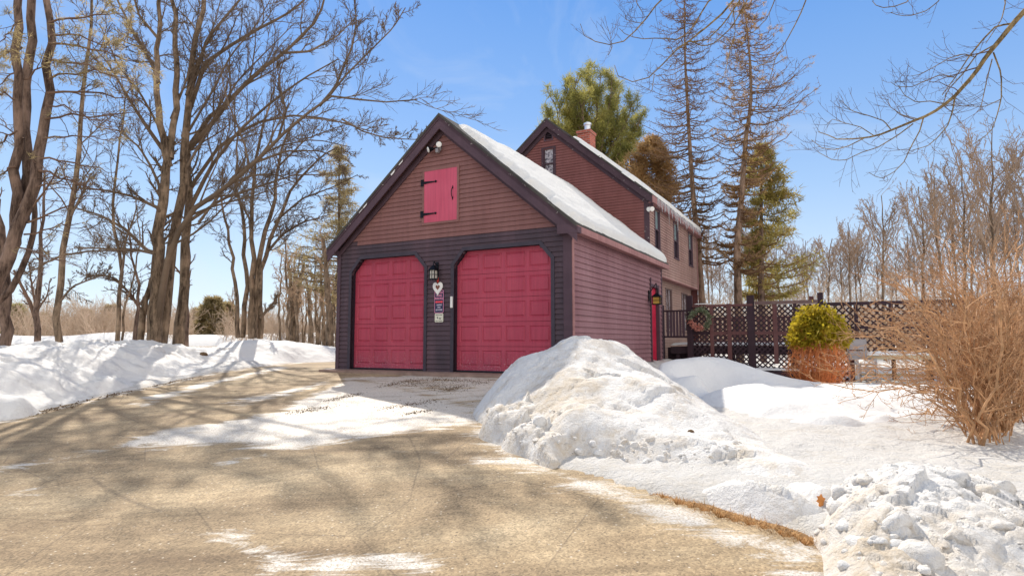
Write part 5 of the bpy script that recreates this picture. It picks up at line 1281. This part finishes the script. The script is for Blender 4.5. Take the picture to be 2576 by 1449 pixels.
FE=empty('lattice_fence',loc2w(fl_x(1743),FY,.9),0,'long dark lattice fence panels on posts along the deck right of the house','fence')
FE.location=tuple(loc2w(0,0,0)); FE.rotation_euler=(0,0,BR)
def post(px_,pt,pb,wpx,mat,parent=FE,dy=0.,nm='post'):
    X=fl_x(px_); w_=wpx/F*16.4/.8/2; z0,z1=fl_z(px_,pb),fl_z(px_,pt); return MB().box((X-w_,FY-.05+dy,z0),(X+w_,FY+.04+dy,z1)).build(nm,mat,parent,bevel=.004)
TZ=fl_z(1893,764)
secs=[(1743,1790),(1794,1832),(1840,1885),(1899,1948),(1956,2000),(2006,2064)]
for i,(a,b) in enumerate(secs):
    xa,xb=fl_x(a),fl_x(b); zb=.62; zm=fl_z(a,838)
    lattice(xa,xb,zm+.04,TZ-.05,FY+.02*(i%2),'lattice_panel',M['wood_deck'],FE); lattice(xa,xb,zb+.12,zm-.04,FY+.02*(i%2),'lattice_panel',M['wood_deck'],FE)
    MB().box((xa-.01,FY-.03,zm-.045),(xb+.01,FY+.045,zm+.045)).build('mid_rail',M['wood_red'] if i else M['wood_deck'],FE)
for (px_,pt,pb,w_,m_) in ((1737,744,905,12,'wood_deck'),(1792,768,915,7,'wood_red'),(1836,764,925,8,'wood_red'),(1891,743,962,14,'wood_deck'),(1952,764,915,8,'wood_red'),(2003,762,945,6,'wood_deck'),(2068,736,960,10,'wood_deck')): post(px_,pt,pb,w_,M[m_])
MB().box((fl_x(1745),FY-.06,TZ-.06),(fl_x(1897),FY+.05,TZ)).build('top_rail',M['wood_red'],FE)
MB().box((fl_x(1902),FY-.07,TZ-.03),(fl_x(2062),FY+.06,TZ+.055)).build('top_rail',M['wood_top'],FE)
post(2045,744,760,8,M['wood_red'],nm='post_stub',dy=.2)
# run to the right: only the upper lattice, open to the snow below
xr0,xr1=fl_x(2072),fl_x(2760); TR=fl_z(2250,760)
MB().box((xr0,FY-.05,TR-.05),(xr1,FY+.05,TR+.03)).build('top_rail',M['wood_deck'],FE)
n=7
for i in range(n):
    a=xr0+(xr1-xr0)*i/n; b=xr0+(xr1-xr0)*(i+1)/n; zl=fl_z(2250,884)
    lattice(a+.04,b-.04,zl,TR-.055,FY,'lattice_panel',M['wood_deck'],FE,.115,.04)
    MB().box((b-.045,FY-.052,.5),(b+.045,FY+.052,TR-.0)).build('post',M['wood_deck'],FE)
    MB().box((a+.05,FY-.02,fl_z(2250,823)-.03),(b-.05,FY+.04,fl_z(2250,823)+.03)).build('mid_rail',M['wood_deck'],FE)
post(2139,852,972,9,M['wood_red'],dy=-1.0,nm='end_post')
lattice(fl_x(2085),fl_x(2136),.6,fl_z(2100,862),FY-.98,'lattice_panel',M['wood_deck'],FE)
# deck
DK=empty('deck',loc2w(0,0,0),BR,'snow covered wooden deck with a dark rim behind the lattice fence','deck')
dz=fl_z(1700,872)
dx0,dx1=6.05,fl_x(2066)
MB().box((dx0,FY+.12,dz-.20),(dx1,FY+5.,dz)).build('rim_joist',M['wood_deck'],DK)
mb=MB(); 
for X in np.arange(dx0+.2,dx1,1.5): mb.box((X-.05,FY+.15,.4),(X+.05,FY+.25,dz-.2))
for j,X in enumerate(np.arange(dx0+.2,dx1,1.5)): MB().box((X-.05,FY+.15,.4),(X+.05,FY+.25,dz-.201)).build('deck_post',M['wood_deck'],DK)
MB().box((fl_x(1899),FY-.75,fl_z(1960,942)),(fl_x(2110),FY-.06,fl_z(1960,926)-.05)).build('step',M['wood_deck'],DK,bevel=.004)
MB().box((fl_x(1745),FY+.06,.55),(fl_x(2062),FY+.10,.80)).build('skirt_board',M['wood_deck'],DK)
def slab_snow(name,label,x0,x1,y0,y1,z,th,parent=None,seed=0):
    xs=np.linspace(x0,x1,max(6,int((x1-x0)/.06))); ys=np.linspace(y0,y1,max(6,int((y1-y0)/.06))); X,Y=np.meshgrid(xs,ys,indexing='ij'); x=X.ravel();y=Y.ravel()
    d=np.minimum.reduce([x-x0,x1-x,y-y0,y1-y]); t=th*np.sqrt(np.clip(1-(1-np.clip((d+.01)/.10,0,1))**2,0,1))*(1+.5*fbm(x*2+seed,y*2,3)); w=ORG[None]+x[:,None]*V[None]+y[:,None]*U[None]
    o=mesh_np(name,np.column_stack([w,z+t]),grid_faces(len(xs),len(ys)),M['snow_clean'],smooth=True,origin=loc2w((x0+x1)/2,(y0+y1)/2,z)); return tag(o,label,'snow')
slab_snow('snow_layer','flat layer of snow lying on the deck behind the lattice',dx0,dx1,FY+.12,FY+5,dz+.001,.10)
slab_snow('snow_layer','strip of snow on the low step before the lattice fence',fl_x(1899),fl_x(2110),FY-.75,FY-.06,fl_z(1960,926)-.049,.05)
slab_snow('snow_layer','cap of snow on the top rail of the wreath panel',fl_x(1748),fl_x(1795),FY-.06,FY+.05,TZ+.001,.045)
# railing between the garage and the fence
RL=empty('railing',loc2w(0,0,0),BR,'dark deck railing with vertical slats between the garage and the lattice fence','railing')
ra,rb=fl_x(1672),fl_x(1730); rz1=fl_z(1700,780); rz0=fl_z(1700,845)
MB().box((fl_x(1665),FY-.05,.5),(ra,FY+.05,fl_z(1670,768))).build('post',M['wood_deck'],RL,bevel=.004)
MB().box((ra,FY-.03,rz1-.05),(rb,FY+.05,rz1)).build('top_rail',M['wood_deck'],RL); MB().box((ra,FY-.03,rz0-.05),(rb,FY+.05,rz0)).build('bottom_rail',M['wood_deck'],RL)
for k in range(6):
    X=ra+.06+(rb-ra-.12)*(k+.5)/6; MB().box((X-.03,FY-.02,rz0),(X+.03,FY+.015,rz1-.05)).build('slat',M['trim'],RL)
MB().box((ra,FY+.35,.3),(rb+.3,FY+.40,dz-.02)).build('back_board',M['wood_deck'],RL)
RB=empty('railing',loc2w(0,0,0),BR,'far railing with close slats seen through the lattice at the back of the deck','railing')
z1=dz+1.0
MB().box((dx0,FY+4.9,z1-.06),(dx1,FY+5,z1)).build('top_rail',M['wood_red'],RB); MB().box((dx0,FY+4.9,dz+.12),(dx1,FY+5,dz+.18)).build('bottom_rail',M['wood_red'],RB)
for X in np.arange(dx0+.1,dx1,.16): MB().box((X-.045,FY+4.93,dz+.181),(X+.045,FY+4.96,z1-.061)).build('slat',M['wood_red'],RB)
# patio table in the deck, seen through lattice
# wreath
WX=fl_x(1764); WZ=fl_z(1764,803)
wr=empty('wreath',loc2w(WX,FY-.09,WZ),BR,'wreath of pale greens and pink flowers hanging on the first lattice panel','wreath')
n=700; a=rng.random(n)*2*np.pi; rr=.235+rng.normal(0,.04,n); pos=np.stack([np.cos(a)*rr,-.03+rng.normal(0,.018,n),np.sin(a)*rr],1)
d=np.stack([-np.sin(a)*.6+np.cos(a)*.5,rng.normal(0,.3,n)-.2,np.cos(a)*.6+np.sin(a)*.5],1)+rng.normal(0,.35,(n,3)); d/=np.linalg.norm(d,axis=1,keepdims=True); s=np.cross(d,rng.normal(size=(n,3))); s/=np.linalg.norm(s,axis=1,keepdims=True)
L=(.05+.05*rng.random(n))[:,None]; q=np.stack([pos,pos+d*L*.5+s*L*.2,pos+d*L,pos+d*L*.5-s*L*.2],1); up_=(pos[:,2]>.02)|(pos[:,0]>.08)
g=Geo(); g.quads(q[up_]); g.build('greens',M['wreath_green'],wr,None,False); g=Geo(); g.quads(q[~up_]*1.0); g.build('flowers',M['wreath_pink'],wr,None,False)
# grey chair with snow on its seat
def pw(px_,py_,Yp): return at(px_,py_,Yp)
cY=14.2; c0=at(2168,968,cY); c0[2]=float(ground(c0[0],c0[1]))+.12
chz=lambda y: float(at(2168,y,cY)[2])-c0[2]
cw=(2184-2143)/F*cY/2
chair=empty('patio_chair',c0,BR*.35,'grey slatted patio chair with snow on its seat by the end post','chair')
MB().box((-cw,.14,chz(880)),(cw,.17,chz(853))).build('back_panel',M['metal_grey'],chair,bevel=.006)
MB().box((-cw,.14,chz(906)),(cw,.17,chz(883))).build('back_panel',M['metal_grey'],chair,bevel=.006)
MB().box((-cw,-.36,chz(917)),(cw,.14,chz(913))).build('seat',M['metal_grey'],chair)
for y in (921,926,931,936): MB().box((-cw,-.365,chz(y+1.5)),(cw+.03,-.345,chz(y-1))).build('slat',M['metal_grey'],chair)
for sx in (-1,1):
    MB().box((sx*cw-.02,-.37,-.1),(sx*cw+.02,-.33,chz(906))).build('leg',M['metal_grey'],chair); MB().box((sx*cw-.02,.172,-.1),(sx*cw+.02,.21,chz(853))).build('leg',M['metal_grey'],chair)
    MB().box((sx*cw-.025,-.37,chz(905)),(sx*cw+.025,.14,chz(901))).build('armrest',M['metal_grey'],chair)
sn=MB(); 
def dome(name,label,cx,cy,cz,rx,ry,h):
    k=12; vs=[(cx,cy,cz+h)]; fs=[]
    rings=[(.35,.95),(.65,.75),(.88,.42),(1.,.0)]
    for r,hh in rings:
        for i in range(k*2): a=math.pi*i/k; q=1+.12*math.sin(3*a+cx)+.05*math.sin(7*a); vs.append((cx+rx*r*q*math.cos(a),cy+ry*r*q*math.sin(a),cz+h*hh))
    m=k*2
    for i in range(m): fs.append((0,1+i,1+(i+1)%m))
    for j in range(len(rings)-1):
        for i in range(m): fs.append((1+j*m+i,1+(j+1)*m+i,1+(j+1)*m+(i+1)%m,1+j*m+(i+1)%m))
    mb=MB(); mb.add([(x-cx,y-cy,z-cz) for x,y,z in vs],fs); o=mb.build(name,M['snow_clean'],smooth=True); o.location=(cx,cy,cz); return tag(o,label,'snow')
dome('snow_cushion','small heap of snow on the seat of the patio chair',c0[0]+.02,c0[1]-.12,c0[2]+chz(913),cw*.9,.24,.10)
# long tan table right of the chair
tY=14.6; t0=at(2250,960,tY); t0[2]=float(ground(t0[0],t0[1])); tz=lambda y: float(at(2250,y,tY)[2])-t0[2]
tb=empty('picnic_table',t0,BR*.6,'tan plank table with snow on top behind the big bare bush','table')
tw=.95
for k in range(5): MB().box((-tw,-.40+k*.165,tz(896)),(tw,-.25+k*.165,tz(893))).build('plank',M['table_tan'],tb,bevel=.004)
MB().box((-tw,-.42,tz(903)),(tw,-.40,tz(892))).build('apron_board',M['table_tan'],tb)
for sx in (-.8,.8):
    for sy in (-.36,.34): MB().box((sx-.03,sy-.03,-.05),(sx+.03,sy+.03,tz(896)-.001)).build('leg',M['metal_grey'],tb)
MB().box((-tw*.95,.5,.25),(tw*.95,.8,.30)).build('bench',M['table_tan'],tb)
dome('snow_cushion','rounded layer of snow on the tan plank table',t0[0],t0[1],t0[2]+tz(893),.85,.38,.10)
# garden debris: leaf litter and dirt lines on the ice
def litter(name,label,lines,n,size,mat,cat_='litter'):
    pos=[]
    for (a,b,w_) in lines:
        A_=hit(*a);B_=hit(*b); m=int(n*np.hypot(*(B_-A_)[:2])/2)+30; t=rng.random(m)[:,None]; p=A_[None]*(1-t)+B_[None]*t; p[:,:2]+=rng.normal(0,w_,(m,2))*(.4+1.2*np.abs(fbm(t[:,:1]*9,t[:,:1]*0+w_*99,2))*2); pos.append(p)
    p=np.concatenate(pos); p[:,2]=ground(p[:,0],p[:,1])+.018; m=len(p); r=size*(.4+1.1*rng.random(m))
    a=rng.random((m,3,1))*0+rng.random((m,1,1))*6.28+np.array([0,2.1,4.2])[None,:,None]; v=p[:,None,:]+np.concatenate([np.cos(a),np.sin(a),a*0],2)*r[:,None,None]; top=p+np.column_stack([rng.normal(0,.3,(m,2))*r[:,None],r*.9])
    Vv=np.concatenate([v,top[:,None]],1).reshape(-1,3); b=(np.arange(m)*4)[:,None,None]; Fq=(b+np.array([[0,1,3],[1,2,3],[2,0,3]])[None]).reshape(-1,3)
    o=mesh_np(name,Vv,[Fq],mat); return tag(o,label,cat_,kind='stuff')
litter('leaf_litter','dark clods and leaves in streaks on the icy driveway',[((725,1042),(835,1026),.10),((820,1012),(905,992),.07),((975,1030),(1095,1010),.11),((1020,1045),(1080,1035),.05),((1020,960),(1150,985),.16),((1080,955),(1230,965),.17),((1120,985),(1180,970),.12),((960,975),(1040,958),.10)],620,.0085,M['debris'])
litter('leaf_litter','brown specks along the foot of the left snow bank',[((0,1060),(250,1004),.10),((250,1002),(470,955),.14),((60,1050),(200,1020),.08)],110,.014,M['debris'])
# dead grass strip
def grass():
    A=[hit(x,y) for x,y in ((1640,1262),(1750,1298),(1850,1328),(1960,1365),(2060,1400),(2110,1440))]; n=16000; t=rng.random(n)*(len(A)-1); i=t.astype(int); f=(t-i)[:,None]; A=np.array(A); p=A[i]*(1-f)+A[i+1]*f
    p[:,0]+=.03+np.abs(rng.normal(0,.05,n)); p[:,1]+=.02+np.abs(rng.normal(0,.10,n)); p[:,2]=ground(p[:,0],p[:,1])-.01
    d=rng.normal(0,1,(n,3)); d[:,2]=np.abs(d[:,2])*.35+.12; d/=np.linalg.norm(d,axis=1,keepdims=True); s=np.cross(d,[0,0,1.]); s/=np.linalg.norm(s,axis=1,keepdims=True); L=(.02+.045*rng.random(n))[:,None]
    g=Geo(); g.tris(np.stack([p-s*.003,p+s*.003,p+d*L],1)); o=g.build('grass',simple('dead_grass',(.50,.29,.12),.8,.4,20,world=True),None,(2,4,.4),False); tag(o,'matted dead brown grass between the asphalt edge and the snow','grass',kind='stuff')
grass()
# orange oak leaf against the snow
lf=hit(2060,1258,.10); o_=[(a_*.7,b_*.7) for a_,b_ in ((0,-.06),(.03,-.045),(.025,-.02),(.055,-.01),(.035,.015),(.05,.04),(.02,.045),(0,.075),(-.02,.045),(-.05,.04),(-.035,.015),(-.055,-.01),(-.025,-.02),(-.03,-.045))]
mb=MB(); mb.prism(o_,-.001,.001); lo=mb.build('leaf',M['leaf_orange']); lo.location=tuple(lf+np.array([0,-.03,0])); lo.rotation_euler=(-.3,.3,.2); tag(lo,'curled orange oak leaf on the snow left of the chunky heap','leaf')
# stones melted out of the snow
def stone(name,label,p,s,sd):
    r=np.random.default_rng(sd); import bmesh
    bm=bmesh.new(); bmesh.ops.create_icosphere(bm,subdivisions=2,radius=s)
    for v in bm.verts: v.co=Vector((v.co.x*(1+r.uniform(-.15,.25)),v.co.y*(1+r.uniform(-.15,.15)),v.co.z*(.7+r.uniform(-.1,.1))))
    me=bpy.data.meshes.new(name); bm.to_mesh(me); me.materials.append(M['debris']); o=bpy.data.objects.new(name,me); COL.objects.link(o); o.location=tuple(p); tag(o,label,'stone')
stone('stone','dark stone sunk in the hollow right side of the tall heap',at(1738,1086,5.84),.03,1)
stone('stone','brown clod on top of the left snow bank before the maple',at(512,892,16.4),.10,3)
# dim shrub lines done
# ---------------------------------------------------------------- camera, light, world
cam=bpy.data.cameras.new('camera'); co=bpy.data.objects.new('camera',cam); COL.objects.link(co)
cam.sensor_width=36; cam.lens=36*1787/3000; co.location=(0,0,EYE); co.rotation_euler=(math.radians(95),0,0); cam.clip_end=3000; cam.clip_start=.05
sc.camera=co
SAZ=math.radians(-19.5); SEL=math.radians(41.5)
sdv=Vector((math.sin(SAZ)*math.cos(SEL),math.cos(SAZ)*math.cos(SEL),math.sin(SEL)))
sun=bpy.data.lights.new('sun','SUN'); sun.energy=3.5; sun.angle=math.radians(.7); sun.color=(1,.92,.80)
so=bpy.data.objects.new('sun',sun); COL.objects.link(so); so.rotation_euler=(-sdv).to_track_quat('-Z','Y').to_euler(); so.location=(0,0,30)
SKYK=4.35
w=bpy.data.worlds.new('World'); sc.world=w; w.use_nodes=True; nt=w.node_tree; bg=nt.nodes['Background']
sky=N(nt,'ShaderNodeTexSky'); sky.sky_type='NISHITA'; sky.sun_disc=False; sky.sun_elevation=SEL; sky.sun_rotation=SAZ%(2*math.pi)
sky.air_density=1.0; sky.dust_density=.15; sky.ozone_density=2.2; sky.altitude=200
tc=N(nt,'ShaderNodeTexCoord'); sp=N(nt,'ShaderNodeSeparateXYZ'); nt.links.new(tc.outputs['Generated'],sp.inputs[0])
grad=ramp(nt,sp.outputs[2],[(0.,(.80,.89,1.)),(.10,(.66,.81,1.)),(.23,(.42,.635,.97)),(.35,(.26,.49,.93)),(.50,(.135,.37,.88)),(1.,(.05,.18,.6))])
gs=N(nt,'ShaderNodeVectorMath',operation='SCALE'); nt.links.new(grad,gs.inputs[0]); gs.inputs['Scale'].default_value=SKYK
sky0=mixc(nt,.85,sky.outputs[0],gs.outputs[0])
mp=N(nt,'ShaderNodeMapping'); mp.inputs['Scale'].default_value=(1.6,1.6,2.6); mp.inputs['Rotation'].default_value=(.1,.12,0); nt.links.new(tc.outputs['Generated'],mp.inputs[0])
cn=noise(nt,mp.outputs[0],1.9,8,.58,.8); cf=ramp(nt,cn,[(.52,0.),(.80,.42)])
csky0=mixc(nt,cf,sky0,(.86*SKYK,.93*SKYK,1.*SKYK))
dt=N(nt,'ShaderNodeVectorMath',operation='DOT_PRODUCT'); nt.links.new(tc.outputs['Generated'],dt.inputs[0]); dt.inputs[1].default_value=(.50,-.866,0)
m1=ramp(nt,dt.outputs['Value'],[(0.,0.),(.30,1.)]); m2=ramp(nt,sp.outputs[2],[(.56,0.),(.80,1.)])
c2=mixc(nt,noise(nt,mp.outputs[0],1.1,6),(.55*SKYK,.60*SKYK,.66*SKYK),(2.25*SKYK,2.17*SKYK,2.14*SKYK))
c3=mixc(nt,m2,csky0,(.20*SKYK,.31*SKYK,.52*SKYK)); csky=mixc(nt,m1,c3,c2)   # unseen bright cloud added behind the viewer as facade fill; dim blue overhead
nt.links.new(csky,bg.inputs[0]); bg.inputs[1].default_value=.13
sc.view_settings.view_transform='Standard'; sc.view_settings.look='None'; sc.view_settings.exposure=.72; sc.view_settings.gamma=1
print('script',round(time.time()-T0,1),'s; objects',len(bpy.data.objects))
